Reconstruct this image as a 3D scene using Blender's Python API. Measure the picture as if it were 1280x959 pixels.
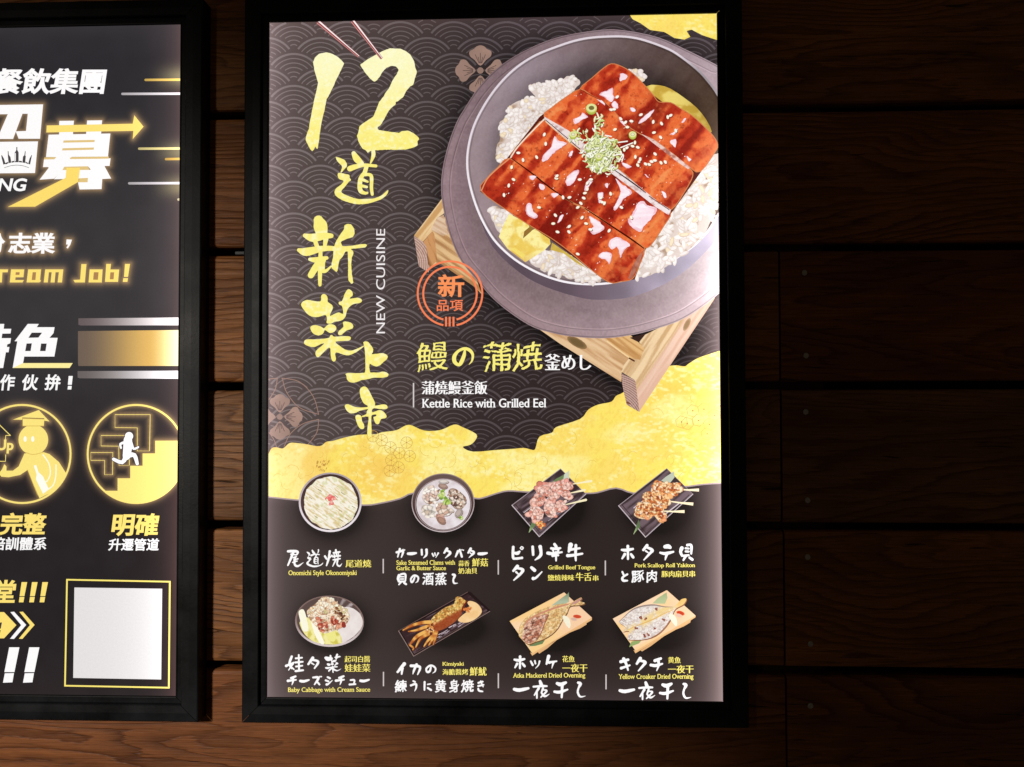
import bpy, bmesh, math, random
import numpy as np
from mathutils import Vector, Matrix
from mathutils.geometry import delaunay_2d_cdt, tessellate_polygon
from mathutils.kdtree import KDTree

for o in list(bpy.data.objects):
    bpy.data.objects.remove(o)
SC = bpy.context.scene
COL = SC.collection
random.seed(7)
RNG = np.random.default_rng(11)

# ------------------------------------------------------------------ camera
F_PX = 1100.0
YAW, PITCH, ROLL = 0.0392, 0.0247, 0.0015
CAM = np.array([0.3717, -1.1874, 0.3868])


def cam_rot(yaw, pitch, roll):
    cy, sy, cp, sp, cr, sr = math.cos(yaw), math.sin(yaw), math.cos(pitch), math.sin(pitch), math.cos(roll), math.sin(roll)
    Rz = np.array([[cy, -sy, 0], [sy, cy, 0], [0, 0, 1]])
    Rx = np.array([[1, 0, 0], [0, cp, -sp], [0, sp, cp]])
    Ry = np.array([[cr, 0, sr], [0, 1, 0], [-sr, 0, cr]])
    return Rz @ Rx @ Ry


ROT = cam_rot(YAW, PITCH, ROLL)
cd = bpy.data.cameras.new('camera')
cd.sensor_fit = 'HORIZONTAL'
cd.sensor_width = 36.0
cd.lens = 36.0 * F_PX / 1280.0
cd.clip_start = 0.05
cd.clip_end = 50
cam = bpy.data.objects.new('camera', cd)
COL.objects.link(cam)
m = Matrix.Identity(4)
for i in range(3):
    m[i][0], m[i][1], m[i][2], m[i][3] = ROT[i, 0], ROT[i, 2], -ROT[i, 1], CAM[i]
cam.matrix_world = m
SC.camera = cam

# ------------------------------------------------------------------ light
SC.view_settings.view_transform = 'Standard'
SC.view_settings.look = 'None'
SC.view_settings.gamma = 1.0
SC.view_settings.exposure = 0.0
SC.view_settings.use_curve_mapping = False
SC.cycles.transparent_max_bounces = 16
SC.cycles.use_denoising = True
W = bpy.data.worlds.new('World')
SC.world = W
W.use_nodes = True
W.node_tree.nodes['Background'].inputs[0].default_value = (1.0, 0.74, 0.48, 1)
W.node_tree.nodes['Background'].inputs[1].default_value = 0.040


def lamp(name, kind, loc, target, energy, color, **kw):
    d = bpy.data.lights.new(name, kind)
    d.energy = energy
    d.color = color
    for k, v in kw.items():
        setattr(d, k, v)
    o = bpy.data.objects.new(name, d)
    COL.objects.link(o)
    o.location = loc
    o.rotation_euler = (Vector(target) - Vector(loc)).to_track_quat('-Z', 'Y').to_euler()
    return o


# unseen spot up to the left, cone shaped so light fades towards the right
lamp('unseen_spot', 'SPOT', (-0.90, -2.5, 0.85), (-0.62, 0.0, -0.08), 370.0, (1.0, 0.92, 0.82),
     spot_size=math.radians(50), spot_blend=1.0, shadow_soft_size=0.12)


# ------------------------------------------------------------------ picture plane mapping
def unproject(px, py, y):
    px = np.asarray(px, float)
    py = np.asarray(py, float)
    d = np.stack([(px - 640) / F_PX, np.ones_like(px), (479.5 - py) / F_PX], -1) @ ROT.T
    t = (y - CAM[1]) / d[..., 1]
    return CAM + d * t[..., None]


def hom(src, dst):
    A = []
    for (x, y), (u, v) in zip(src, dst):
        A.append([x, y, 1, 0, 0, 0, -u * x, -u * y, -u])
        A.append([0, 0, 0, x, y, 1, -v * x, -v * y, -v])
    return np.linalg.svd(np.array(A))[2][-1].reshape(3, 3)


def srgb(c):
    c = np.asarray(c, float) / 255.0
    return np.where(c <= 0.04045, c / 12.92, ((np.maximum(c, 0) + 0.055) / 1.055) ** 2.4)


# ------------------------------------------------------------------ noise
def _h(ix, iy, seed):
    n = (ix.astype(np.int64) * 374761393 + iy.astype(np.int64) * 668265263 + seed * 1442695041) & 0xffffffff
    n = ((n ^ (n >> 13)) * 1274126177) & 0xffffffff
    return ((n ^ (n >> 16)) & 0xffff) / 65535.0


def vn(x, y, seed=0):
    x = np.asarray(x, float)
    y = np.asarray(y, float)
    ix, iy = np.floor(x), np.floor(y)
    fx, fy = x - ix, y - iy
    fx, fy = fx * fx * (3 - 2 * fx), fy * fy * (3 - 2 * fy)
    a, b = _h(ix, iy, seed), _h(ix + 1, iy, seed)
    c, d = _h(ix, iy + 1, seed), _h(ix + 1, iy + 1, seed)
    return (a + (b - a) * fx) * (1 - fy) + (c + (d - c) * fx) * fy


def fbm(x, y, seed=0, n=4):
    s, a, t = 0, 0.5, 0
    for k in range(n):
        s = s + a * vn(np.asarray(x) * 2 ** k, np.asarray(y) * 2 ** k, seed + 17 * k)
        t += a
        a *= 0.5
    return s / t


def sm(a, b, x):
    t = np.clip((x - a) / (b - a), 0, 1)
    return t * t * (3 - 2 * t)


def mix(a, b, t):
    a = np.asarray(a, float)
    b = np.asarray(b, float)
    t = np.asarray(t, float)
    return a + (b - a) * (t[..., None] if t.ndim else t)


def cells(pal, size, seed, stretch=1.0, ang=0.0, edge=.45, soft=.5):
    """colour function: a heap of small pieces, each with its own tone, darker between them"""
    pal = np.array(pal, float)

    def f(x, y):
        u = (x * math.cos(ang) + y * math.sin(ang)) / (size * stretch)
        v = (-x * math.sin(ang) + y * math.cos(ang)) / size
        u = u + .5 * (vn(u * 1.3, v * 1.3, seed + 3) - .5)
        v = v + .5 * (vn(u * 1.3, v * 1.3, seed + 4) - .5)
        iu, iv = np.floor(u), np.floor(v)
        d1, d2, k1 = np.full(len(u), 9.), np.full(len(u), 9.), np.zeros(len(u))
        for a_ in (-1, 0, 1):
            for b_ in (-1, 0, 1):
                cu, cv = iu + a_, iv + b_
                d = np.hypot(u - cu - _h(cu, cv, seed), v - cv - _h(cu, cv, seed + 1))
                k = _h(cu, cv, seed + 2)
                near = d < d1
                d2 = np.where(near, d1, np.minimum(d2, d))
                k1 = np.where(near, k, k1)
                d1 = np.minimum(d1, d)
        c = pal[np.minimum((k1 * len(pal)).astype(int), len(pal) - 1)]
        return c * (1 - edge * sm(.22, .0, d2 - d1))[:, None] * (1 + .14 * (soft - d1))[:, None]
    return f


# ------------------------------------------------------------------ 2D helpers
def Z(x0, y0, s, pts):
    return [(x0 + p[0] / s, y0 + p[1] / s) for p in pts]


def cat(pts, n=5, closed=True):
    P = np.asarray(pts, float)
    N = len(P)
    out = []
    for i in range(N if closed else N - 1):
        if closed:
            a, b, c, d = P[i - 1], P[i], P[(i + 1) % N], P[(i + 2) % N]
        else:
            a, b, c, d = P[max(i - 1, 0)], P[i], P[i + 1], P[min(i + 2, N - 1)]
        for k in range(n):
            t = k / n
            out.append(0.5 * ((2 * b) + (c - a) * t + (2 * a - 5 * b + 4 * c - d) * t * t + (3 * b - a - 3 * c + d) * t ** 3))
    if not closed:
        out.append(P[-1])
    return np.array(out)


def resample(P, sp, closed=True):
    P = np.asarray(P, float)
    Q = np.vstack([P, P[:1]]) if closed else P
    seg = np.hypot(*(Q[1:] - Q[:-1]).T)
    L = np.concatenate([[0], np.cumsum(seg)])
    n = max(int(L[-1] / sp), 3)
    t = np.linspace(0, L[-1], n, endpoint=not closed)
    return np.stack([np.interp(t, L, Q[:, 0]), np.interp(t, L, Q[:, 1])], 1)


def rough(P, amp, wl, seed=0):
    Q = resample(P, min(wl / 2.5, 1.0))
    return Q + amp * np.stack([fbm(Q[:, 0] / wl, Q[:, 1] / wl, seed, 3) - .5, fbm(Q[:, 0] / wl, Q[:, 1] / wl, seed + 5, 3) - .5], 1) * 2


def inside(P, x, y):
    P = np.asarray(P, float)
    r = np.zeros(len(x), bool)
    j = len(P) - 1
    for i in range(len(P)):
        xi, yi = P[i]
        xj, yj = P[j]
        c = ((yi > y) != (yj > y))
        if c.any():
            r ^= c & (x < (xj - xi) * (y - yi) / (yj - yi + 1e-12) + xi)
        j = i
    return r


def ellipse(cx, cy, rx, ry, rot=0, n=32, a0=0, a1=2 * math.pi):
    t = np.linspace(a0, a1, n, endpoint=abs(a1 - a0) < 6.28)
    c, s = math.cos(rot), math.sin(rot)
    x, y = rx * np.cos(t), ry * np.sin(t)
    return np.stack([cx + x * c - y * s, cy + x * s + y * c], 1)


class Pic:
    """Flat printed artwork: coloured faces in photo pixels, turned into poster coordinates when built."""
    STEP = 6e-6
    dl = 1.0

    def __init__(self, layer=1):
        self.v, self.f, self.c, self.n, self.layer = [], [], [], 0, layer

    def add(self, P, faces, col, lift=True):
        P = np.asarray(P, float)
        col = np.asarray(col, float)
        if col.ndim == 1:
            col = np.repeat(col[None], len(P), 0)
        self.v.append(np.concatenate([P, np.full((len(P), 1), self.layer)], 1))
        self.c.append(col)
        self.f.extend([tuple(int(i) + self.n for i in f) for f in faces])
        self.n += len(P)
        if lift:
            self.layer += self.dl

    def fill(self, P, col, smooth=0, lift=True):
        P = cat(P, smooth) if smooth else np.asarray(P, float)
        tri = tessellate_polygon([[Vector((p[0], p[1], 0)) for p in P]])
        if callable(col):
            col = col(P[:, 0], P[:, 1])
        self.add(P, tri, col, lift)

    def field(self, P, sp, fn, smooth=0, lift=True):
        P = cat(P, smooth) if smooth else np.asarray(P, float)
        B = resample(P, sp)
        x0, y0 = B.min(0)
        x1, y1 = B.max(0)
        gx, gy = np.meshgrid(np.arange(x0, x1, sp), np.arange(y0, y1, sp))
        gx = gx + (np.arange(gx.shape[0]) % 2)[:, None] * sp / 2
        g = np.stack([gx.ravel(), gy.ravel()], 1) + RNG.uniform(-.12, .12, (gx.size, 2)) * sp
        g = g[inside(B, g[:, 0], g[:, 1])]
        nb = len(B)
        A = np.concatenate([B, g])
        r = delaunay_2d_cdt([Vector(p) for p in A], [], [list(range(nb))], 1, 1e-5)
        V = np.array([(p[0], p[1]) for p in r[0]])
        self.add(V, r[2], fn(V[:, 0], V[:, 1]), lift)

    def ring(self, A, B, ca, cb, lift=True):
        """strip between two closed loops with the same number of points"""
        n = len(A)
        P = np.concatenate([A, B])
        ca = ca(A[:, 0], A[:, 1]) if callable(ca) else np.repeat(np.asarray(ca, float)[None], n, 0)
        cb = cb(B[:, 0], B[:, 1]) if callable(cb) else np.repeat(np.asarray(cb, float)[None], n, 0)
        self.add(P, [(i, (i + 1) % n, n + (i + 1) % n, n + i) for i in range(n)], np.concatenate([ca, cb]), lift)

    def stroke(self, pts, w, col, closed=False, smooth=4, cap=True, lift=True):
        P = np.asarray(pts, float)
        n0 = len(P)
        w = np.full(n0, float(w)) if np.ndim(w) == 0 else np.asarray(w, float)
        if smooth:
            Wd = cat(np.stack([w, w], 1), smooth, closed)[:, 0]
            P = cat(P, smooth, closed)
        else:
            Wd = w
        n = len(P)
        T = np.roll(P, -1, 0) - np.roll(P, 1, 0)
        if not closed:
            T[0] = P[1] - P[0]
            T[-1] = P[-1] - P[-2]
        T /= np.hypot(T[:, 0], T[:, 1])[:, None] + 1e-9
        N = np.stack([-T[:, 1], T[:, 0]], 1)
        h = np.maximum(Wd, .05)[:, None] / 2
        if callable(col):
            cc = col(P[:, 0], P[:, 1])
            cc = np.concatenate([cc, cc])
        else:
            cc = col
        q = [(i, (i + 1) % n, n + (i + 1) % n, n + i) for i in range(n if closed else n - 1)]
        self.add(np.concatenate([P + N * h, P - N * h]), q, cc, False)
        if cap and not closed:
            for e, s in ((0, -1), (-1, 1)):
                a = math.atan2(T[e, 1], T[e, 0]) if s > 0 else math.atan2(-T[e, 1], -T[e, 0])
                C = ellipse(P[e, 0], P[e, 1], h[e, 0], h[e, 0], 0, 7, a - math.pi / 2, a + math.pi / 2)
                c1 = cc if not callable(col) else col(P[e:e + 1 or None, 0], P[e:e + 1 or None, 1])[0]
                self.add(C, [tuple(range(len(C)))], c1, False)
        if lift:
            self.layer += self.dl

    def ell(self, cx, cy, rx, ry, rot, cin, cout=None, n=14, lift=True):
        cout = cin if cout is None else cout
        A, B = ellipse(cx, cy, rx, ry, rot, n), ellipse(cx, cy, rx * .6, ry * .6, rot, n)
        P = np.concatenate([A, B])
        f = [(i, (i + 1) % n, n + (i + 1) % n, n + i) for i in range(n)] + [tuple(range(n, 2 * n))]
        self.add(P, f, np.concatenate([np.repeat(np.asarray(cout, float)[None], n, 0), np.repeat(np.asarray(cin, float)[None], n, 0)]), lift)

    def build(self, name, poster, mat, parent):
        V = np.concatenate(self.v)
        xz = poster.loc(V[:, 0], V[:, 1])
        co = np.stack([xz[:, 0], -self.STEP * V[:, 2], xz[:, 1]], 1)
        me = bpy.data.meshes.new(name)
        me.from_pydata(co.tolist(), [], self.f)
        # all faces look towards the viewer
        a = me.attributes.new('Col', 'FLOAT_COLOR', 'POINT')
        c = np.ones((len(V), 4))
        c[:, :3] = srgb(np.clip(np.concatenate(self.c), 0, 400))
        a.data.foreach_set('color', c.ravel().astype(np.float32))
        me.materials.append(mat)
        o = bpy.data.objects.new(name, me)
        COL.objects.link(o)
        o.parent = parent
        return o


# ------------------------------------------------------------------ lettering from the built-in typeface
_fc = bpy.data.curves.new('typeface', 'FONT')
_fo = bpy.data.objects.new('typeface', _fc)
COL.objects.link(_fo)


def outlines(text):
    """list of glyphs, each a list of closed contours (y up)"""
    _fc.body = text
    _fc.size = 1.0
    bpy.context.view_layer.update()
    dg = bpy.context.evaluated_depsgraph_get()
    cu = _fo.evaluated_get(dg).to_curve(dg)
    G = {}
    for sp in cu.splines:
        bp = sp.bezier_points
        n = len(bp)
        pts = []
        for i in range(n):
            a, b = bp[i], bp[(i + 1) % n]
            p0, p1, p2, p3 = [np.array(v[:2]) for v in (a.co, a.handle_right, b.handle_left, b.co)]
            ch = np.hypot(*(p3 - p0))
            dev = abs(np.cross(p3 - p0, p1 - p0)) + abs(np.cross(p3 - p0, p2 - p0))
            k = 1 if dev < 2e-4 * max(ch, 1e-6) or ch < 1e-5 else 4
            for j in range(k):
                t = j / k
                pts.append((1 - t) ** 3 * p0 + 3 * t * (1 - t) ** 2 * p1 + 3 * t * t * (1 - t) * p2 + t ** 3 * p3)
        P = np.array(pts)
        keep = np.hypot(*(P - np.roll(P, 1, 0)).T) > 1e-5
        P = P[keep]
        if len(P) > 2:
            G.setdefault(sp.character_index, []).append(P)
    _fo.evaluated_get(dg).to_curve_clear()
    return [G[k] for k in sorted(G)]


def area(P):
    x, y = P[:, 0], P[:, 1]
    return 0.5 * np.sum(x * np.roll(y, -1) - y * np.roll(x, -1))


def offset(P, dx, dy):
    T1 = P - np.roll(P, 1, 0)
    T2 = np.roll(P, -1, 0) - P
    T1 = T1 / (np.hypot(*T1.T)[:, None] + 1e-9)
    T2 = T2 / (np.hypot(*T2.T)[:, None] + 1e-9)
    n1 = np.stack([T1[:, 1], -T1[:, 0]], 1)
    n2 = np.stack([T2[:, 1], -T2[:, 0]], 1)
    dd = np.maximum(1 + (n1 * n2).sum(1), 0.45)[:, None]
    n = (n1 + n2) / dd
    d = np.array([dx, dy]) if np.ndim(dx) == 0 else np.stack([dx, dy], 1)
    return P + n * d


def winding(c, loops):
    w = np.zeros(len(c))
    for L in loops:
        a, b = L, np.roll(L, -1, 0)
        ay, by = a[None, :, 1], b[None, :, 1]
        cy, cx = c[:, 1:2], c[:, 0:1]
        left = (b[None, :, 0] - a[None, :, 0]) * (cy - ay) - (cx - a[None, :, 0]) * (by - ay)
        w += ((ay <= cy) & (by > cy) & (left > 0)).sum(1)
        w -= ((ay > cy) & (by <= cy) & (left < 0)).sum(1)
    return w


def line(pic, text, x0, x1, y0, y1, col, bold=(0, 0), shear=0.0, brush=0.0, rise=0.0, rot90=False, seed=0, contours=None, serif=0.0):
    """set one line of lettering so that its ink fills the box x0..x1, y0..y1 (photo pixels)"""
    glyphs = outlines(text)
    out = []
    if serif:
        for g in glyphs:
            ys = np.concatenate([P[:, 1] for P in g])
            extra = []
            for P in g:
                Q = np.roll(P, -1, 0)
                for p0, p1 in zip(P, Q):
                    L = abs(p1[0] - p0[0])
                    if abs(p1[1] - p0[1]) < .004 and .045 < L < .15 and (abs(p0[1]) < .012 or abs(p0[1] - ys.max()) < .012 or abs(p0[1] - .53) < .03):
                        xa, xb = min(p0[0], p1[0]), max(p0[0], p1[0])
                        low = abs(p0[1]) < .012
                        ya, yb = (p0[1], p0[1] + .045) if low else (p0[1] - .045, p0[1])
                        xb2 = xb + (serif if low else serif * .25)
                        extra.append(np.array([(xa - serif, ya), (xb2, ya), (xb2, yb), (xa - serif, yb)]))
            if extra:
                s0 = np.sign(max((area(P) for P in g), key=abs))
                g.extend(r if s0 > 0 else r[::-1] for r in extra)
    for g in glyphs:
        sgn = np.sign(max((area(P) for P in g), key=abs))
        H = []
        for P in g:
            if sgn < 0:
                P = P[::-1]
            a0 = area(P)
            if brush:
                P = resample(P, 0.02)
                k = 1 + 0.9 * (fbm(P[:, 0] * 5 + seed, P[:, 1] * 5, seed, 2) - .5) * 2
                Q = offset(P, bold[0] * k, bold[1] * k)
                if a0 < 0 and area(Q) > -0.15 * abs(a0):
                    continue
                w = brush
                Q = Q + w * 2 * np.stack([fbm(P[:, 0] * 3 + 9, P[:, 1] * 3, seed, 2) - .5, fbm(P[:, 0] * 3, P[:, 1] * 3 + 4, seed + 3, 2) - .5], 1)
                Q = Q + w * .45 * np.stack([vn(P[:, 0] * 22, P[:, 1] * 22, seed) - .5, vn(P[:, 0] * 22, P[:, 1] * 22, seed + 8) - .5], 1)
            else:
                Q = offset(P, *bold) if bold[0] or bold[1] else P
                if a0 < 0 and area(Q) > -0.12 * abs(a0):
                    continue
            Q = np.stack([Q[:, 0] + shear * Q[:, 1], Q[:, 1] + rise * Q[:, 0]], 1)
            H.append(Q)
        out.append(H)
    A = np.concatenate([q for H in out for q in H])
    mn, mx = A.min(0), A.max(0)
    for H in out:
        J = []
        for Q in H:
            u = (Q - mn) / (mx - mn)
            if rot90:
                q = np.stack([x0 + u[:, 1] * (x1 - x0), y1 - u[:, 0] * (y1 - y0)], 1)
                q[:, 0] = x1 - u[:, 1] * (x1 - x0)
            else:
                q = np.stack([x0 + u[:, 0] * (x1 - x0), y1 - u[:, 1] * (y1 - y0)], 1)
            J.append(q)
        if not J:
            continue
        if contours is not None:
            contours.extend(J)
        V, Fc, n = [], [], 0
        for q in J:
            V.extend(Vector(p) for p in q)
            Fc.append(list(range(n, n + len(q))))
            n += len(q)
        E = [(f[i], f[(i + 1) % len(f)]) for f in Fc for i in range(len(f))]
        r = delaunay_2d_cdt(V, E, [], 0, 1e-6)
        P = np.array([(p[0], p[1]) for p in r[0]])
        tr = np.array([t for t in r[2] if len(t) == 3])
        cen = P[tr].mean(1)
        w = winding(cen, J)
        tr = tr[w != 0]
        used = np.unique(tr)
        mp = np.zeros(len(P), int)
        mp[used] = np.arange(len(used))
        P = P[used]
        pic.add(P, mp[tr].tolist(), col(P[:, 0], P[:, 1]) if callable(col) else col, False)
    pic.layer += 1


# ------------------------------------------------------------------ object helpers
def empty(name, loc=(0, 0, 0)):
    o = bpy.data.objects.new(name, None)
    COL.objects.link(o)
    o.location = loc
    return o


def tag(o, label, cat_, group=None):
    o['label'] = label
    o['category'] = cat_
    if group:
        o['group'] = group
    return o


def mesh(name, V, Fc, mat, parent=None, loc=(0, 0, 0), smooth=False):
    me = bpy.data.meshes.new(name)
    me.from_pydata([tuple(v) for v in V], [], Fc)
    bm = bmesh.new()
    bm.from_mesh(me)
    bmesh.ops.recalc_face_normals(bm, faces=bm.faces)
    bm.to_mesh(me)
    bm.free()
    if smooth:
        me.polygons.foreach_set('use_smooth', [True] * len(me.polygons))
    me.materials.append(mat)
    o = bpy.data.objects.new(name, me)
    COL.objects.link(o)
    o.parent = parent
    o.location = loc
    return o


class NT:
    def __init__(self, name):
        self.m = bpy.data.materials.new(name)
        self.m.use_nodes = True
        self.t = self.m.node_tree
        self.t.nodes.clear()
        self.out = self.t.nodes.new('ShaderNodeOutputMaterial')

    def n(self, typ, ins=None, **kw):
        nd = self.t.nodes.new(typ)
        for k, v in kw.items():
            setattr(nd, k, v)
        for k, v in (ins or {}).items():
            if isinstance(v, bpy.types.NodeSocket):
                self.t.links.new(v, nd.inputs[k])
            else:
                nd.inputs[k].default_value = v
        return nd

    def math(self, op, a, b=0.0, c=0.0):
        return self.n('ShaderNodeMath', {0: a, 1: b, 2: c}, operation=op).outputs[0]

    def mixc(self, t, a, b, blend='MIX'):
        nd = self.n('ShaderNodeMix', data_type='RGBA', blend_type=blend)
        for k, v in ((0, t), (6, a), (7, b)):
            if isinstance(v, bpy.types.NodeSocket):
                self.t.links.new(v, nd.inputs[k])
            else:
                nd.inputs[k].default_value = v if k == 0 else (*v, 1)
        return nd.outputs[2]

    def ramp(self, x, stops):
        nd = self.n('ShaderNodeValToRGB', {0: x})
        e = nd.color_ramp.elements
        while len(e) < len(stops):
            e.new(0.5)
        for s, (p, c) in zip(e, stops):
            s.position = p
            s.color = (*c, 1) if len(c) == 3 else c
        return nd.outputs[0]


# ------------------------------------------------------------------ materials of the place
def wood_material():
    T = NT('stained_wood')
    tc = T.n('ShaderNodeTexCoord').outputs['Object']
    rnd = T.n('ShaderNodeObjectInfo').outputs['Random']
    sh = T.n('ShaderNodeCombineXYZ', {0: T.math('MULTIPLY', rnd, 37.0), 1: T.math('MULTIPLY', rnd, 91.0), 2: T.math('MULTIPLY', rnd, 53.0)}).outputs[0]
    P = T.n('ShaderNodeVectorMath', {0: tc, 1: sh}, operation='ADD').outputs[0]

    def sc(x, y, z, v=P):
        return T.n('ShaderNodeVectorMath', {0: v, 1: (x, y, z)}, operation='MULTIPLY').outputs[0]

    def noise(v, scale, detail=4.0, rough_=.55, dist=0.0):
        return T.n('ShaderNodeTexNoise', {'Vector': v, 'Scale': scale, 'Detail': detail, 'Roughness': rough_, 'Distortion': dist}).outputs[0]
    # slow growth-ring field stretched along the board, turned into rings
    big = noise(sc(1.1, 4.0, 7.0), 1.0, 2.0, .5, .6)
    wob = noise(sc(4.0, 20.0, 30.0), 1.0, 4.0, .65)
    zz = T.n('ShaderNodeSeparateXYZ', {0: P}).outputs[2]
    fld = T.math('ADD', T.math('MULTIPLY', big, 24.0), T.math('MULTIPLY', wob, 2.4))
    fld = T.math('ADD', fld, T.math('MULTIPLY', zz, T.math('MULTIPLY_ADD', rnd, 70.0, 20.0)))
    saw = T.math('FRACT', fld)
    ringv = T.math('POWER', saw, 3.0)
    edge = T.n('ShaderNodeMapRange', {0: saw, 1: .90, 2: 1.0, 3: 1.0, 4: 0.0}).outputs[0]
    ring = T.math('MULTIPLY', ringv, edge)
    vary = T.n('ShaderNodeMapRange', {0: noise(sc(2.0, 9.0, 14.0), 1.0, 3.0), 1: .35, 2: .65, 3: .55, 4: 1.35}).outputs[0]
    ring = T.math('MINIMUM', T.math('MULTIPLY', ring, vary), 1.0)
    fine = noise(sc(10.0, 60.0, 380.0), 1.0, 4.0, .7)
    fib = noise(sc(34.0, 90.0, 900.0), 1.0, 3.0, .7)
    pore = T.n('ShaderNodeMapRange', {0: noise(sc(22.0, 60.0, 330.0), 1.0, 2.0, .6), 1: .60, 2: .72, 3: 0.0, 4: 1.0}).outputs[0]
    blotch = noise(sc(3.5, 3.0, 11.0), 1.0, 5.0, .65)
    saw_mark = noise(sc(150.0, 8.0, 5.0), 1.0, 2.0, .5)
    crack = T.n('ShaderNodeMapRange', {0: noise(sc(9.0, 10.0, 110.0), 1.0, 2.0, .5, 1.2), 1: .70, 2: .76, 3: 0.0, 4: 1.0}).outputs[0]
    base = T.ramp(rnd, [(0.0, (.172, .064, .022)), (.3, (.176, .086, .038)), (.55, (.212, .090, .030)), (.8, (.232, .096, .031)), (1.0, (.196, .070, .022))])
    dark = T.mixc(1.0, base, (.30, .23, .18), 'MULTIPLY')
    light = T.mixc(1.0, base, (1.40, 1.34, 1.26), 'MULTIPLY')
    c = T.mixc(T.math('MULTIPLY', ring, 1.0), light, dark)
    c = T.mixc(T.n('ShaderNodeMapRange', {0: blotch, 1: .36, 2: .70, 3: 0.0, 4: .62}).outputs[0], c, dark)
    c = T.mixc(T.n('ShaderNodeMapRange', {0: fine, 1: .40, 2: .70, 3: 0.0, 4: .45}).outputs[0], c, dark)
    c = T.mixc(T.n('ShaderNodeMapRange', {0: fib, 1: .42, 2: .66, 3: 0.0, 4: .35}).outputs[0], c, dark)
    c = T.mixc(T.math('MULTIPLY', pore, .6), c, (.016, .008, .004))
    c = T.mixc(T.math('MULTIPLY', crack, .85), c, (.010, .005, .003))
    hgt = T.math('ADD', T.math('MULTIPLY', ring, -.5), T.math('MULTIPLY', fine, -.45))
    hgt = T.math('ADD', hgt, T.math('MULTIPLY', crack, -1.2))
    hgt = T.math('ADD', hgt, T.math('MULTIPLY', saw_mark, .16))
    bmp = T.n('ShaderNodeBump', {'Strength': .9, 'Distance': .0016, 'Height': hgt}).outputs[0]
    rg = T.n('ShaderNodeMapRange', {0: fine, 1: .3, 2: .7, 3: .42, 4: .68}).outputs[0]
    b = T.n('ShaderNodeBsdfPrincipled', {'Base Color': c, 'Roughness': rg, 'Normal': bmp, 'Specular IOR Level': .16})
    T.t.links.new(b.outputs[0], T.out.inputs[0])
    return T.m


def simple(name, col, rough_=.5, metal=0.0, bump=0.0, bscale=300.0, spec=.5, smear=0.0):
    T = NT(name)
    tc = T.n('ShaderNodeTexCoord').outputs['Object']
    nz = T.n('ShaderNodeTexNoise', {'Vector': tc, 'Scale': bscale, 'Detail': 3.0}).outputs[0]
    sl = T.n('ShaderNodeTexNoise', {'Vector': tc, 'Scale': 9.0, 'Detail': 5.0, 'Roughness': .65}).outputs[0]
    lo = tuple(v * (1 - smear) for v in col)
    hi = tuple(min(v * (1 + 2.2 * smear), 1) for v in col)
    c = T.ramp(sl, [(.3, lo), (.75, hi)])
    rg = T.n('ShaderNodeMapRange', {0: sl, 1: .3, 2: .7, 3: rough_ - .08, 4: rough_ + .1}).outputs[0]
    b = T.n('ShaderNodeBsdfPrincipled', {'Base Color': c, 'Roughness': rg, 'Metallic': metal, 'Specular IOR Level': spec})
    if bump:
        T.t.links.new(T.n('ShaderNodeBump', {'Strength': bump, 'Distance': .0004, 'Height': nz}).outputs[0], b.inputs['Normal'])
    T.t.links.new(b.outputs[0], T.out.inputs[0])
    return T.m


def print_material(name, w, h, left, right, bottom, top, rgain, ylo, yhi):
    """backlit print: ink colour x backlight, with an edge-lit glow along the rims painted into the emission"""
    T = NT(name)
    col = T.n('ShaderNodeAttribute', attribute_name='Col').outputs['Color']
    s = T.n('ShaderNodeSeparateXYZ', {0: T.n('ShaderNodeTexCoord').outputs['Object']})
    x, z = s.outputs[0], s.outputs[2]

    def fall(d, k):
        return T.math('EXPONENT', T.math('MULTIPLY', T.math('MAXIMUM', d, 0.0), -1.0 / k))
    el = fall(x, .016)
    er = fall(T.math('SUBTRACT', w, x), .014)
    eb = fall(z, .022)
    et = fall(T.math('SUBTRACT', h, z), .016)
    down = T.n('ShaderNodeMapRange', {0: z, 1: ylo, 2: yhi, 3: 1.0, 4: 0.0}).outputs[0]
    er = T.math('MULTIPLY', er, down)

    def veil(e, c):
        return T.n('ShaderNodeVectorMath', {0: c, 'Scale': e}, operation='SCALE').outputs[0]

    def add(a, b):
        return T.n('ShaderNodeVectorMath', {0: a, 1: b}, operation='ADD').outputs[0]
    v = add(add(veil(el, left), veil(er, right)), add(veil(eb, bottom), veil(et, top)))  # rim glow added as colour to the emission; no strips are built
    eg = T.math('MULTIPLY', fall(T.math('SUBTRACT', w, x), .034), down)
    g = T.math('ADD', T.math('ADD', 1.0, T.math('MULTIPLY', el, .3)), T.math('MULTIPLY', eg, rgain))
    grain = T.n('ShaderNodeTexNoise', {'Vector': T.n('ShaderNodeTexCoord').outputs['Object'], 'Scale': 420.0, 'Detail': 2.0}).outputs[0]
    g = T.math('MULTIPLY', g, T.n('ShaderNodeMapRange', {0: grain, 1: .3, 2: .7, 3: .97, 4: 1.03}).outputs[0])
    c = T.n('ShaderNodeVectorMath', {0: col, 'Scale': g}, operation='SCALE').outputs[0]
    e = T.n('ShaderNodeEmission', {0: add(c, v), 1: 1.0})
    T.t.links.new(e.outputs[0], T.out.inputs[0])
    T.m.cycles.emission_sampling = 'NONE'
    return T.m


WOOD = wood_material()
BLACK = simple('black_frame_lacquer', (.0036, .0039, .0046), .42, bump=.25, smear=.85, spec=.11)
STEEL = simple('screw_steel', (.32, .31, .30), .35, 1.0)
CLIP = simple('grey_clip', (.035, .037, .04), .6)
MEMBRANE = simple('wall_membrane', (.012, .012, .012), .9)
STUD = simple('dark_stud_wood', (.045, .022, .010), .8, smear=.3)
INK = simple('faded_stamp_ink', (.012, .008, .006), .9)

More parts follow.
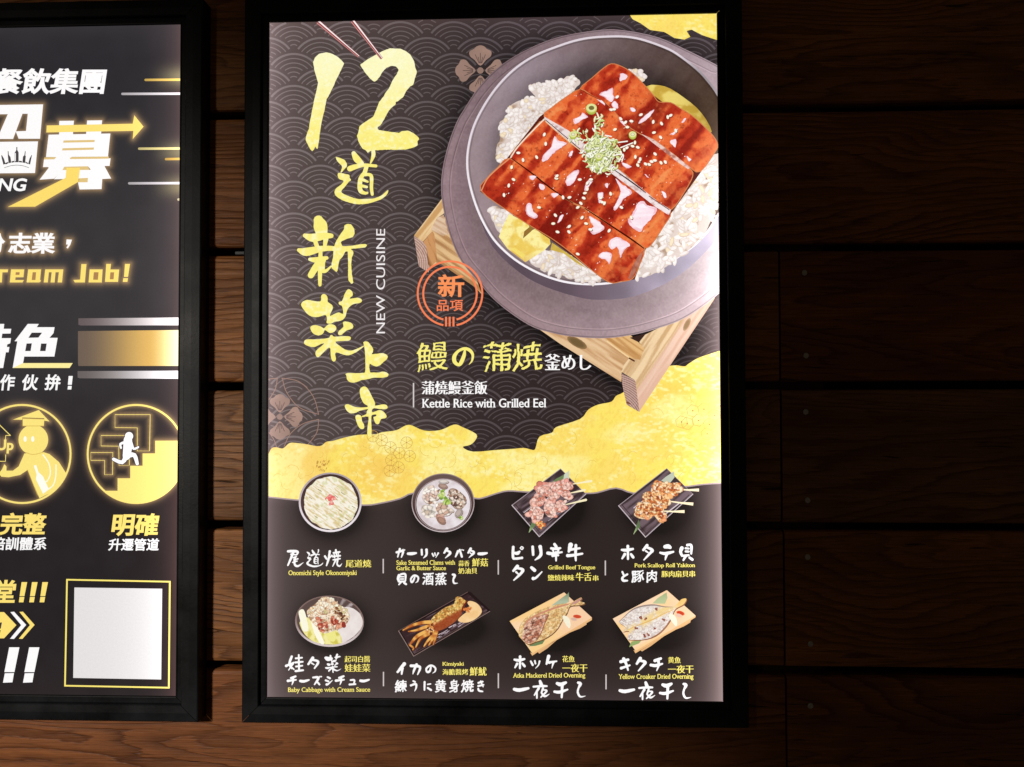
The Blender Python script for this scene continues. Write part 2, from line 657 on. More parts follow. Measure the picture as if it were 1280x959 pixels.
# ------------------------------------------------------------------ plank wall
wall = empty('plank_wall', (0.3, 0.0, -0.34))
tag(wall, 'brown wall of wide horizontal wood planks with dark gaps, behind the lit posters', 'wall')
WL = Vector(wall.location)
GAPZ = [1.1640, .9755, .7876, .5986, .4130, .2243, .0337, -.1550, -.3440]
GH = .0056          # half a gap
TH = .026
JOINT = [float(unproject(x, y, 0.0)[0]) for x, y in ((974, 320), (976, 490), (979.5, 665), (982.5, 850))]


def plank(x0, x1, z0, z1, k, seed):
    cx, cz = (x0 + x1) / 2, (z0 + z1) / 2
    hz, r = (z1 - z0) / 2, .0055
    prof = [(-hz, TH), (-hz, r), (-hz + r * .3, r * .3), (-hz + r, 0), (-hz * .33, -.0003), (hz * .33, .0002), (hz - r, 0), (hz - r * .3, r * .3), (hz, r), (hz, TH)]
    V, Fc = [], []
    xs = np.linspace(x0, x1, 9) - cx
    rr = random.Random(seed)
    ph = [rr.uniform(0, 6) for _ in range(4)]
    for i, x in enumerate(xs):
        for (z, y) in prof:
            dz = .0007 * math.sin(3.1 * x + ph[0]) if z > 0 else .0007 * math.sin(2.7 * x + ph[1])
            V.append((x, y + .0005 * math.sin(2 * x + ph[2]) + (rr.uniform(-.0001, .0001)), z + dz))
    n = len(prof)
    for i in range(len(xs) - 1):
        for j in range(n):
            Fc.append((i * n + j, i * n + (j + 1) % n, (i + 1) * n + (j + 1) % n, (i + 1) * n + j))
    Fc.append(tuple(range(n)))
    Fc.append(tuple((len(xs) - 1) * n + j for j in range(n)))
    o = mesh('plank', V, Fc, WOOD, wall, Vector((cx, 0, cz)) - WL)
    return o


PL = {}
for k in range(-1, 7):
    zt, zb = GAPZ[k + 1] - GH, GAPZ[k + 2] + GH
    if k < 2:
        PL[k, 0] = plank(-1.30, 1.55, zb, zt, k, 10 + k)
    else:
        j = JOINT[min(k - 2, 3)]
        PL[k, 0] = plank(-1.30, j - .0013, zb, zt, k, 20 + k)
        PL[k, 1] = plank(j + .0013, 1.55, zb, zt, k, 40 + k)
bk = mesh('backing_membrane', [(-1.3, .075, -.34), (1.55, .075, -.34), (1.55, .075, 1.16), (-1.3, .075, 1.16),
                               (-1.3, .080, -.34), (1.55, .080, -.34), (1.55, .080, 1.16), (-1.3, .080, 1.16)],
          [(0, 1, 2, 3), (7, 6, 5, 4), (0, 4, 5, 1), (1, 5, 6, 2), (2, 6, 7, 3), (3, 7, 4, 0)], MEMBRANE, wall, -WL)


def box(name, x0, x1, y0, y1, z0, z1, mat, parent, off=Vector((0, 0, 0)), bev=0.0):
    V = [(x, y, z) for x in (x0, x1) for y in (y0, y1) for z in (z0, z1)]
    Fc = [(0, 1, 3, 2), (4, 6, 7, 5), (0, 4, 5, 1), (2, 3, 7, 6), (0, 2, 6, 4), (1, 5, 7, 3)]
    o = mesh(name, V, Fc, mat, parent, off)
    if bev:
        b = bmesh.new()
        b.from_mesh(o.data)
        bmesh.ops.bevel(b, geom=b.edges[:], offset=bev, segments=2, affect='EDGES')
        b.to_mesh(o.data)
        b.free()
    return o


xs0, xs1 = float(unproject(940, 500, .03)[0]), float(unproject(1030, 500, .03)[0])
box('stud', xs0, xs1, TH + .001, TH + .045, -.34, 1.15, STUD, wall, -WL, .003)
box('stud', -1.0, -.93, TH + .001, TH + .045, -.34, 1.15, STUD, wall, -WL, .003)
p = unproject(299.5, 316.5, .004)
box('metal_clip', p[0] - .006, p[0] + .012, .003, .03, p[2] - .0018, p[2] + .0020, CLIP, wall, -WL, .0005)


def screw_mesh():
    bm = bmesh.new()
    n, rings = 14, [(.0042, .0006), (.0041, -.0005), (.0034, -.0012), (.0022, -.0017), (.0010, -.0012)]
    vs = [[bm.verts.new((r * math.cos(2 * math.pi * i / n), y, r * math.sin(2 * math.pi * i / n))) for i in range(n)] for r, y in rings]
    for a, b in zip(vs[:-1], vs[1:]):
        for i in range(n):
            bm.faces.new((a[i], a[(i + 1) % n], b[(i + 1) % n], b[i]))
    bm.faces.new(vs[-1])
    bmesh.ops.recalc_face_normals(bm, faces=bm.faces)
    me = bpy.data.meshes.new('screw')
    bm.to_mesh(me)
    bm.free()
    me.materials.append(STEEL)
    return me


SM = screw_mesh()
for (x, y, k) in ((1005.5, 341, 2), (1007.5, 444.5, 2), (1007, 515, 3), (1009.5, 625.5, 3), (1009.5, 696.5, 4), (1013, 805, 4), (1013, 882.5, 5)):
    q = unproject(x, y, 0.0)
    s = bpy.data.objects.new('screw', SM)
    COL.objects.link(s)
    s.parent = PL[k, 1]
    s.location = Vector((float(q[0]), .0001, float(q[2]))) - WL - Vector(PL[k, 1].location)


# ------------------------------------------------------------------ lightboxes
YP = -.022


class Poster:
    def __init__(self, name, x0, z0, ang, w, h, label, quad=None):
        self.w, self.h = w, h
        self.root = empty(name, (x0, YP, z0))
        self.root.rotation_euler = (0, -ang, 0)
        self.ca, self.sa, self.x0, self.z0 = math.cos(ang), math.sin(ang), x0, z0
        self.H = hom(quad, [(0, h), (w, h), (0, 0), (w, 0)]) if quad else None
        tag(self.root, label, 'lightbox', 'lit menu and notice boxes')
        prof = [(0, .0215), (0, -.0022), (.0004, -.0030), (.0018, -.0032), (.0024, -.0024), (.0082, -.0022), (.0086, -.0016), (.0092, -.0022), (.0096, -.0072),
                (.0106, -.0084), (.0200, -.0086), (.0305, -.0072), (.0320, -.0058), (.0324, -.0040), (.0324, .0215)]
        n = len(prof)
        for side in range(4):
            V = []
            for end in (0, 1):
                for (u, y) in prof:
                    g = .0004
                    if side == 0:
                        V.append(((-u + g) if end == 0 else w + u - g, y, -u))
                    elif side == 1:
                        V.append((w + u, y, (-u + g) if end == 0 else h + u - g))
                    elif side == 2:
                        V.append(((w + u - g) if end == 0 else -u + g, y, h + u))
                    else:
                        V.append((-u, y, (h + u - g) if end == 0 else -u + g))
            Fc = [(j, (j + 1) % n, n + (j + 1) % n, n + j) for j in range(n)] + [tuple(range(n)), tuple(range(2 * n - 1, n - 1, -1))]
            mesh('frame_rail', V, Fc, BLACK, self.root)
        box('back_case', .002, w - .002, .004, .0212, .002, h - .002, BLACK, self.root)

    def loc(self, px, py):
        px = np.asarray(px, float)
        py = np.asarray(py, float)
        if self.H is not None:
            q = np.stack([px, py, np.ones_like(px)], -1) @ self.H.T
            return q[:, :2] / q[:, 2:3]
        P = unproject(px, py, YP)
        dx, dz = P[:, 0] - self.x0, P[:, 2] - self.z0
        return np.stack([dx * self.ca + dz * self.sa, -dx * self.sa + dz * self.ca], 1)


MAIN = Poster('menu_lightbox', 0.0, 0.0, .0017, .6, .905,
              'backlit black-framed menu poster with a big bowl of grilled eel rice and eight small dishes',
              [(337, 28.7), (895.3, 17), (334.5, 870), (904, 878)])
LEFT = Poster('recruitment_lightbox', -.7228, -.0006, .0007, .6, .905,
              'backlit black-framed recruitment poster with white and yellow lettering, cut off by the picture edge')
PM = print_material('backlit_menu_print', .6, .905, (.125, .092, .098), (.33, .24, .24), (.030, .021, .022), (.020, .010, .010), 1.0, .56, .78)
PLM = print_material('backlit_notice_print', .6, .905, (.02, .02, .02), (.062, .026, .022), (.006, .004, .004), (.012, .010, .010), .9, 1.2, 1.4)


# ------------------------------------------------------------------ menu poster artwork
LAYER = {'v': 1}


def pic():
    return Pic(LAYER['v'])


def done(p, name, poster, mat, parent, label=None):
    LAYER['v'] = p.layer
    o = p.build(name, poster, mat, parent)
    if label:
        o['label'] = label
    return o


def sheet(poster, quad, mat, nx, nz, fn):
    u, v = np.meshgrid(np.linspace(0, 1, nx + 1), np.linspace(0, 1, nz + 1))
    tl, tr, bl, br = [np.array(q, float) for q in quad]
    P = (tl * (1 - u)[..., None] * (1 - v)[..., None] + tr * u[..., None] * (1 - v)[..., None] + bl * (1 - u)[..., None] * v[..., None] + br * u[..., None] * v[..., None]).reshape(-1, 2)
    p = Pic(0)
    k = nx + 1
    p.add(P, [(j * k + i, j * k + i + 1, (j + 1) * k + i + 1, (j + 1) * k + i) for j in range(nz) for i in range(nx)], fn(P[:, 0], P[:, 1]))
    return p.build('print_sheet', poster, mat, poster.root)


GB = [(336, 620.5), (372, 624.5), (415, 628), (455, 631), (475, 628.7), (500, 623), (517, 616), (555, 616), (592, 622.5), (602.5, 622.5), (620, 617), (635, 613.7), (657, 615), (700, 617), (732, 617), (747, 616), (770, 610.5), (792, 617), (820, 614), (845, 610), (860, 608.7), (880, 606), (906, 604.5)]
GBX, GBY = np.array(GB).T
DISH = [(412.9, 627.3, 39, 37), (553.6, 628.3, 39, 37), (686, 629, 40, 32), (820, 629, 40, 32), (412, 775, 42, 33), (556, 779, 45, 22), (688, 780, 46, 28), (820, 778, 47, 28)]


def bgcol(x, y):
    x = np.asarray(x, float)
    y = np.asarray(y, float)
    up = mix((92, 79, 76), (78, 66, 64), sm(340, 540, x))
    up = mix(up, (66, 55, 56), sm(500, 620, x))
    up = mix(up, (60, 47, 47), sm(480, 700, x) * sm(330, 470, y))
    up = mix(up, (76, 64, 67), sm(560, 700, x) * sm(120, 40, y))
    lo = mix((74, 63, 60), (56, 46, 43), sm(340, 720, x))
    c = mix(up, lo, sm(-8, 12, y - np.interp(x, GBX, GBY)))
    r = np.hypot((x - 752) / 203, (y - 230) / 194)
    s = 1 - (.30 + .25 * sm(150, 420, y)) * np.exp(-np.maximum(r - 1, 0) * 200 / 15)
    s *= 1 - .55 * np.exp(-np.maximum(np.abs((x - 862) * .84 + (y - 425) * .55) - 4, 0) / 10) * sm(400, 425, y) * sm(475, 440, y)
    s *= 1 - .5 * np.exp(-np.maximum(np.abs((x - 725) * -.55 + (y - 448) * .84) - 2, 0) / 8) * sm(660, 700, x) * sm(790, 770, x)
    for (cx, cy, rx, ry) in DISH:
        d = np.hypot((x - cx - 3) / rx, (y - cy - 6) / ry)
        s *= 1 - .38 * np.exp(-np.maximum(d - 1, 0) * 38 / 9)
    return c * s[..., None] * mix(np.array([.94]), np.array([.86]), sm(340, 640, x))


MQ = [(336.6, 28.3), (895.7, 16.6), (334.1, 870.4), (904.4, 878.4)]
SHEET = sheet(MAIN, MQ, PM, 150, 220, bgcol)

# seigaiha waves
wv = pic()
for r in range(-10, 20):
    ty = 187 + 19.9 * r
    cy = ty + 35
    for k in range(-3, 9):
        cx = 433.4 + 66.5 * k + (33.25 if r % 2 else 0)
        if not 300 < cx < 935:
            continue
        for q in range(6):
            R = 35 - 5.6 * q
            t = np.linspace(math.pi, 2 * math.pi, 30 if R > 20 else 18)
            P = np.stack([cx + R * np.cos(t), cy + R * np.sin(t)], 1)
            ok = (P[:, 0] > 335.5) & (P[:, 0] < 899) & (P[:, 1] > np.interp(P[:, 0], [337, 895], [29, 17.6])) & (P[:, 1] < 566)
            ok &= ~((P[:, 0] > 640) & (P[:, 1] > 100) & (P[:, 1] < 330))
            for sx in (-33.25, 33.25):
                ok &= np.hypot(P[:, 0] - cx - sx, P[:, 1] - cy - 19.9) > 38.2
            ok &= np.hypot(P[:, 0] - cx, P[:, 1] - cy - 39.8) > 38.2
            idx = np.where(ok)[0]
            if len(idx) < 3:
                continue
            for run in np.split(idx, np.where(np.diff(idx) > 1)[0] + 1):
                if len(run) > 2:
                    g = (36, 36, 38) if q == 0 else (36, 36, 37)
                    wv.stroke(P[run], 2.5 if q == 0 else 1.25, lambda x, y: bgcol(x, y) * 1.0 + np.array(g) * (.50 + .50 * bgcol(x, y)[:, :1] / 80), smooth=0, cap=False, lift=False)
wv.layer += 1
done(wv, 'wave_pattern', MAIN, PM, SHEET)


# crests
def crest(p, cx, cy, r, col, dark, clip=None):
    for a in range(4):
        A = a * math.pi / 2
        s = r / 31
        pet = [(0, -6), (-7, -13), (-13, -18), (-13.5, -24), (-8, -27), (-5, -30), (0, -31.5), (5, -30), (8, -27), (13.5, -24), (13, -18), (7, -13)]
        q = [(cx + s * (x * math.cos(A) - y * math.sin(A)), cy + s * (x * math.sin(A) + y * math.cos(A))) for x, y in pet]
        q = cat(q, 3)
        if clip:
            q[:, 0] = np.maximum(q[:, 0], clip)
        p.fill(q, lambda x, y: mix(col, tuple(v * 1.13 for v in col), vn(x / 9, y / 9)), 0, False)
    p.layer += 1
    for a in range(4):
        A = a * math.pi / 2
        s = r / 31
        for dx, y1 in ((-6.5, -20), (-3, -17), (0, -22), (3, -17), (6.5, -20)):
            q = [(cx + s * (x * math.cos(A) - y * math.sin(A)), cy + s * (x * math.sin(A) + y * math.cos(A))) for x, y in ((dx * .25, -9), (dx, y1))]
            if not clip or min(q[0][0], q[1][0]) > clip:
                p.stroke(q, .8, dark, smooth=0, cap=False, lift=False)
    p.layer += 1
    p.ell(cx, cy, r * .13, r * .13, 0, col)


cr = pic()
crest(cr, 599.8, 88.2, 31, (146, 118, 106), (92, 74, 70))
done(cr, 'flower_crest', MAIN, PM, SHEET)
cr = pic()
crest(cr, 349.9, 520.5, 28, (152, 124, 112), (96, 78, 74), 335.5)
for q in ([(110, 205), (250, 235), (360, 350), (405, 495)], [(115, 210), (150, 320), (250, 440), (405, 495)], [(405, 535), (280, 570), (180, 650), (130, 750)],
          [(405, 535), (390, 640), (320, 735)], [(75, 205), (60, 290), (10, 375)], [(75, 205), (10, 213)], [(10, 640), (50, 700), (70, 760)]):
    cr.stroke(Z(335, 440, 6.394, q), .9, (158, 124, 110), smooth=5)
done(cr, 'flower_crest', MAIN, PM, SHEET)


# gold leaf
def gold(x, y):
    b = np.repeat(np.array([[253, 229, 108.]]), len(x), 0)
    b = mix(b, (251, 213, 112), sm(.46, .62, fbm(x / 48, y / 40, 3, 3)) * (.35 + .5 * sm(520, 380, x)))
    b = mix(b, (250, 205, 120), sm(420, 340, x) * .45)
    b = mix(b, (249, 204, 92), .8 * np.exp(-(((x - 848) / 42) ** 2 + ((y - 492) / 26) ** 2)))
    b = mix(b, (249, 203, 96), .7 * np.exp(-(((x - 470) / 40) ** 2 + ((y - 590) / 30) ** 2)))
    b = mix(b, (255, 244, 160), .7 * sm(.50, .68, fbm(x / 60, y / 34, 77, 2)))
    b = mix(b, (238, 190, 78), .28 * sm(.52, .7, fbm(x / 2.6 + y / 8, y / 4.2, 21, 3)))
    b = mix(b, (255, 246, 176), .75 * sm(.54, .72, fbm(x / 5.5 + y / 11, y / 2.6 - x / 12, 8, 2)) * sm(.30, .55, fbm(x / 34, y / 34, 5, 2)))
    return b


GT = [(336, 566.7), (339.7, 559.6), (346, 558.5), (353.8, 560), (361.6, 553.4), (369.4, 553), (385, 555), (394.4, 557), (402, 556.5), (407.7, 551.8), (416, 550.7), (428.8, 547), (447.6, 543.2),
      (469.5, 542.4), (477, 540), (494.5, 537.7), (504, 533), (509, 531), (515, 531.7), (530, 538), (550, 537.5), (567.5, 530.5), (577.5, 533.7), (595, 542.5), (594, 550), (587.5, 556), (578, 558.7),
      (591, 564.5), (620, 562.5), (642.5, 561), (655, 560), (665, 562.5), (669, 561), (674, 546), (690, 541), (695, 534), (725, 524), (735, 512.5), (747.5, 506), (764, 502.5), (770, 495), (780, 490),
      (800, 470), (838, 457.5), (855, 458.5), (860, 455.6), (871, 448.7), (884, 444), (906, 437)]
gd = pic()
gl = cat(GT, 3, False)
gd.field(np.concatenate([gl, cat(GB, 3, False)[::-1]]), 1.7, gold)
gc = pic()
gc.field([(784.5, 15), (790, 24), (800, 29), (812, 37.5), (830, 40), (842.5, 47.5), (855, 49.5), (862.5, 46), (857.5, 38.7), (864, 37), (877.5, 44), (899, 51), (899, 13)], 2.0, gold)
gc.build('gold_leaf', MAIN, PM, SHEET)
gd.stroke(GB, 1.8, (166, 146, 148), smooth=3, cap=False)
# fine printed pattern on the leaf: wheels, scallops and seeds
ln = (206, 160, 78)


def wheel(x, y, r, sp=True):
    gd.stroke(ellipse(x, y, r, r, 0, 14), .55, ln, closed=True, smooth=0, lift=False)
    if sp:
        for a in range(6):
            gd.stroke([(x, y), (x + r * math.cos(a * 1.047 + .5), y + r * math.sin(a * 1.047 + .5))], .4, ln, smooth=0, cap=False, lift=False)
        gd.ell(x, y, .8, .8, 0, (190, 120, 60), n=6, lift=False)


for (x, y) in ((477, 550), (488, 559), (499, 566), (489, 575), (498, 584), (508, 553), (512, 570), (466, 545), (487, 588)):
    wheel(x, y, 7.3)
for i, (x, y) in enumerate(((866, 514), (880, 512), (893, 520), (873, 526), (887, 531), (900, 508), (859, 530), (852, 528), (884, 543))):
    h = ellipse(x, y, 8, 8, .3, 6)
    gd.stroke(h, .5, ln, closed=True, smooth=0, lift=False)
    gd.ell(x, y, 1, 1, 0, (190, 120, 60), n=6, lift=False)
for k in range(26):
    x, y = random.uniform(395, 411), random.uniform(576, 590)
    gd.stroke([(x, y), (x + .8, y - 1.8)], .9, (196, 150, 70), smooth=0, lift=False)
for k in range(70):
    x = random.uniform(345, 890)
    y = random.uniform(545, 608) if x < 780 else random.uniform(480, 600)
    if y < np.interp(x, *np.array(GT)[:, :2].T[[0, 1]]) + 8:
        continue
    r = random.uniform(4, 9)
    a = random.uniform(0, 6.28)
    gd.stroke(ellipse(x, y, r, r * .8, a, 9, 0, 2.6), .45, (226, 186, 84), smooth=0, cap=False, lift=False)
gd.layer += 1
done(gd, 'gold_leaf', MAIN, PM, SHEET)

# ------------------------------------------------------------------ the big bowl
TOP = LAYER['v']
wd = pic()


def grainwood(a, b, ang, seed, k=1.0, sc=3.2):
    ca, sa = math.cos(ang), math.sin(ang)

    def f(x, y):
        u, v = x * ca + y * sa, -x * sa + y * ca
        n = fbm(v / sc + .6 * fbm(u / 30, v / 12, seed + 2, 2), u / 60, seed, 3)
        return mix(a, b, k * sm(.35, .68, n))
    return f


V1 = lambda q: Z(510, 240, 10.66, q)
V2 = lambda q: Z(740, 400, 8.0, q)
V3 = lambda q: Z(620, 240, 4.0, q)
# beam at the left, running down under the flange
wd.field([(539, 288), (556, 270), (570, 300), (590, 335), (602, 368), (592, 358), (570, 343), (548, 328), (541, 334), (537, 333)], 1.2, grainwood((226, 188, 138), (176, 128, 82), .62, 4))
wd.field(V1([(200, 665), (320, 520), (345, 560), (385, 905), (330, 970), (275, 1000), (262, 860), (240, 730)]), 1.2, grainwood((206, 150, 98), (150, 96, 56), 1.2, 6))
wd.field(V1([(470, 60), (75, 580), (195, 662), (320, 520), (305, 480), (380, 345), (470, 290), (510, 180)]), 1.1, grainwood((240, 208, 160), (206, 160, 104), -.93, 9))
wd.field(V1([(305, 480), (380, 345), (470, 300), (530, 560), (460, 590), (320, 515)]), 1.2, grainwood((226, 196, 166), (190, 150, 116), .5, 12))
wd.field([(517, 295), (528.3, 302), (532.5, 308.5), (535, 330), (536.5, 333), (535.3, 340.4), (523.4, 333), (521, 320)], .9,
         lambda x, y: mix((214, 182, 168), (158, 120, 106), sm(.2, .8, .5 + .5 * np.sin(np.hypot(x - 500, y - 330) * 2.4))))
# lower beam, slat and the right beam
wd.field([(660, 402), (720, 415), (757, 415), (800, 445), (786, 450), (777, 462), (776.5, 478), (740, 455), (700, 430)], 1.2, grainwood((232, 196, 154), (196, 150, 104), .58, 14))
wd.ell(721, 428.5, 14, 5.4, .5, (116, 92, 58), (150, 118, 80))
wd.field(V2([(120, 180), (380, 150), (500, 260), (525, 290), (490, 410), (420, 415), (260, 290)]), 1.1, grainwood((228, 184, 126), (186, 134, 80), .62, 15))
wd.stroke(V2([(150, 215), (260, 300), (380, 385)]), 1.6, (244, 210, 160))
wd.fill(V2([(375, 180), (545, 135), (470, 228)]), (58, 38, 32))
wd.field([(806.2, 418.7), (836, 404), (855, 394), (880, 376), (896, 360), (893, 374), (799, 515), (798.7, 515.6), (793.7, 475.6), (776.3, 465), (780, 456), (786.2, 448), (800, 450), (805, 436), (798.7, 428)], 1.1,
         lambda x, y: mix(grainwood((238, 208, 166), (206, 168, 122), -.98, 17, 1, 2.4)(x, y), grainwood((236, 200, 178), (220, 176, 150), -.98, 18, .8)(x, y),
                          sm(-2, 3, (x - 796) * .83 + (y - 476) * .56 - 6)))
wd.field(V2([(290, 535), (430, 605), (475, 925), (345, 850), (320, 740), (300, 640)]), .9,
         lambda x, y: mix((206, 172, 160), (138, 100, 92), sm(.25, .85, .5 + .5 * np.sin(np.hypot(x - 762, y - 530) * 2.5))))
wd.fill(V2([(340, 815), (382, 835), (385, 850), (342, 832)]), (120, 66, 50))
wd.stroke(V2([(372, 385), (420, 412)]), 2.0, (92, 52, 34))
wd.ell(858.5, 406, 9, 3.4, -1.1, (160, 128, 92), (196, 160, 126))
done(wd, 'wooden_stand_picture', MAIN, PM, SHEET)

OUT = [(551, 240), (552.5, 212), (560, 180), (570, 153), (580, 135.6), (597, 110), (620, 86), (652, 65), (695, 47), (745, 38), (775, 37.5), (820, 46), (857, 62), (897, 82), (912, 92), (914, 200), (912, 352),
       (899, 367), (875, 386), (850, 401), (820, 411.5), (790, 419), (757, 423), (720, 421.5), (690, 416.5), (660, 406), (622, 379), (597, 352), (575.7, 326), (563, 298), (555, 268)]
RIM = [(583.7, 211), (584.3, 188), (590, 162.5), (600, 140), (615, 116), (632.5, 95.5), (650, 80.6), (670, 68.5), (695, 58.5), (718, 51), (740, 47), (770, 45.5), (790, 47), (807, 51), (828, 58.5), (845, 67), (870, 86), (885, 102), (897, 119),
       (912, 150), (916, 200), (910, 245), (896, 271), (884, 290), (865, 309), (840, 326), (815, 339), (790, 348), (765, 353.5), (740, 355.5), (715, 354), (692.5, 349), (667.5, 339), (642.5, 324), (621, 304.5), (607.5, 285), (596, 261), (587.5, 234)]


def angtab(tab):
    D = np.array([t[0] for t in tab] + [tab[0][0] + 360], float)
    C = np.array([t[1] for t in tab] + [tab[0][1]], float)

    def f(th):
        th = (np.degrees(th) - D[0]) % 360 + D[0]
        return np.stack([np.interp(th, D, C[:, k]) for k in range(3)], -1)
    return f


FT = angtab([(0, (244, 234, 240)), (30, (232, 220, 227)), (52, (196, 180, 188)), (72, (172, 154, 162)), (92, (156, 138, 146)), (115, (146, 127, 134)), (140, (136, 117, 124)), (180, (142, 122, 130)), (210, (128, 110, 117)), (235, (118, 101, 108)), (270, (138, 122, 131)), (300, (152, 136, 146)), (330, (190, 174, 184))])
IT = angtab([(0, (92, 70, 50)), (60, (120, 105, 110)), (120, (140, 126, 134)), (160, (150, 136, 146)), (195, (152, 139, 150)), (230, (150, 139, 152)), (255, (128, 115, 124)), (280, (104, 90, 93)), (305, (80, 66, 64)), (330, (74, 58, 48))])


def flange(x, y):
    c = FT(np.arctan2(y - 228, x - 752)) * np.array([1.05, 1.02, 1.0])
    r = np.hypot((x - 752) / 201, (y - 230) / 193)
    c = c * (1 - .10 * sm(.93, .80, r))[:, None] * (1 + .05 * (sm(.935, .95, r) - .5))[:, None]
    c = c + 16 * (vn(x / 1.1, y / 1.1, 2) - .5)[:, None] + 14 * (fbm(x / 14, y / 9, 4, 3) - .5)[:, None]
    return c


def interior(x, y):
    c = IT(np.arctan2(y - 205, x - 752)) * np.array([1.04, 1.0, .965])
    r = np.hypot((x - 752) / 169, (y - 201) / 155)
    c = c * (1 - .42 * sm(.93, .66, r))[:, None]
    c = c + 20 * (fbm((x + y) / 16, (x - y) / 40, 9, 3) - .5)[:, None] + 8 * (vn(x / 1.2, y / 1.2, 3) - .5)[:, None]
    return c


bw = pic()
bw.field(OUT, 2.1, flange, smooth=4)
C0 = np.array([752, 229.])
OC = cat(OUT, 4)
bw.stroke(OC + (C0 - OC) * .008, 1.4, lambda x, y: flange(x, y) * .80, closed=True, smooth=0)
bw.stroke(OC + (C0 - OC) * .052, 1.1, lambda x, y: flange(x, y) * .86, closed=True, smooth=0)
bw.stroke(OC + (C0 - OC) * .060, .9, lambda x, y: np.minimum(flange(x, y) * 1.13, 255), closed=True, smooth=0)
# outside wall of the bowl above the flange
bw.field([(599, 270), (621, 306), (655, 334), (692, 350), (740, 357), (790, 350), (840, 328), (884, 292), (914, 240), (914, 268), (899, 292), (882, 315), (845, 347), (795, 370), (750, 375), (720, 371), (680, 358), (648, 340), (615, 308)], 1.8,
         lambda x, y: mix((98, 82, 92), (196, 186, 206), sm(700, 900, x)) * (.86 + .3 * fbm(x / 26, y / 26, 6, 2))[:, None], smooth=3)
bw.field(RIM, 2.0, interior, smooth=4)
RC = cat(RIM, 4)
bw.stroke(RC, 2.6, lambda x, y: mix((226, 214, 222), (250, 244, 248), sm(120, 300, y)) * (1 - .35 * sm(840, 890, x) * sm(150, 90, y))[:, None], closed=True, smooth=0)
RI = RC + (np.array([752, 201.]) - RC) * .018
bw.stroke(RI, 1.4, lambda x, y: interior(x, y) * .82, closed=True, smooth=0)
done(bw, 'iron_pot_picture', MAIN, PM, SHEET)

E_ = lambda q: Z(585, 75, 3.366, q)
rc = pic()
rc.dl = .2


def grains(p, poly, n, L, Wd, seed, base=(222, 206, 197)):
    P = np.array(poly)
    rr = random.Random(seed)
    p.field(rough(cat(P, 4), 1.8, 5, seed), 2.2, lambda x, y: mix(base, (176, 146, 122), sm(.55, .75, fbm(x / 7, y / 7, seed, 3))))
    x0, y0 = P.min(0)
    x1, y1 = P.max(0)
    k = 0
    while k < n:
        x, y = rr.uniform(x0, x1), rr.uniform(y0, y1)
        if not inside(P, np.array([x]), np.array([y]))[0]:
            continue
        a = rr.uniform(0, 3.14)
        l, w = L * rr.uniform(.75, 1.2), Wd * rr.uniform(.8, 1.15)
        b = rr.uniform(-8, 5)
        cl = float(sm(.44, .62, fbm(np.array([x / 9]), np.array([y / 9]), seed + 60, 3))[0])
        b -= 16 * cl
        warm = rr.random() < .12
        p.ell(x + .3, y + .55, l + .3, w + .3, a, (226 - 18 * cl, 213 - 24 * cl, 206 - 30 * cl), (228 - 12 * cl, 216 - 16 * cl, 209 - 20 * cl), 10, False)
        p.layer += p.dl
        ci = (250 + b * .7, 242 + b * .8, 238 + b * .8) if not warm else (244, 226, 196)
        co = (233 + b * .9, 220 + b, 213 + b * 1.1) if not warm else (222, 196, 160)
        p.ell(x, y, l, w, a, ci, co, 12)
        k += 1


R1 = E_([(250, 105), (290, 100), (345, 92), (380, 85), (430, 68), (470, 95), (410, 160), (330, 235), (180, 410), (125, 430), (120, 370), (135, 320), (130, 265), (160, 245), (170, 200), (215, 170), (280, 155), (265, 135)])
grains(rc, R1, 300, 4.0, 2.5, 1)
grains(rc, E_([(88, 620), (160, 630), (190, 650), (145, 725), (118, 708)]), 26, 4.6, 2.6, 2)
grains(rc, E_([(255, 845), (345, 800), (440, 830), (510, 880), (560, 932), (480, 930), (400, 908), (320, 888)]), 85, 5.4, 2.6, 3)
grains(rc, E_([(705, 915), (720, 860), (735, 795), (850, 640), (945, 490), (1060, 390), (1062, 540), (1035, 640), (990, 735), (920, 805), (850, 858), (780, 898)]), 230, 5.8, 2.6, 4)
grains(rc, E_([(672, 48), (700, 38), (722, 48), (745, 68), (725, 92)]), 14, 3.6, 2.4, 5)
done(rc, 'rice_picture', MAIN, PM, SHEET)

eg = pic()
eg.field(E_([(172, 648), (250, 690), (258, 705), (230, 745), (258, 722), (280, 712), (340, 745), (346, 775), (320, 802), (240, 852), (165, 795), (128, 745), (150, 690)]), 1.3,
         lambda x, y: mix(mix((253, 240, 160), (240, 206, 96), sm(.46, .64, fbm(x / 14, y / 12, 4, 3))), (226, 176, 74), .45 * sm(.58, .8, fbm(x / 4, y / 4, 7, 3)) + .5 * sm(306, 326, y + (x - 650) * -.3)))
eg.fill(E_([(235, 722), (262, 700), (275, 712), (250, 735), (230, 752)]), (150, 112, 52))
eg.fill(E_([(175, 795), (195, 790), (238, 820), (232, 838)]), (246, 222, 112))
done(eg, 'egg_picture', MAIN, PM, SHEET)
eg = pic()
eg.field(E_([(352, 770), (440, 830), (500, 880), (450, 852), (400, 815), (345, 800)]), 1.6, lambda x, y: mix((222, 196, 92), (196, 160, 66), fbm(x / 6, y / 6, 3)))
done(eg, 'egg_picture', MAIN, PM, SHEET)
eg = pic()
eg.field(E_([(748, 113), (800, 108), (850, 123), (910, 163), (960, 203), (1000, 253), (1024, 305), (990, 300), (940, 250), (890, 220), (850, 195), (800, 190), (775, 165)]), 1.5,
         lambda x, y: mix(mix((236, 212, 116), (202, 166, 66), sm(.4, .65, fbm(x / 11, y / 8, 6, 3))), (150, 116, 40), sm(840, 896, x) * .45), smooth=2)
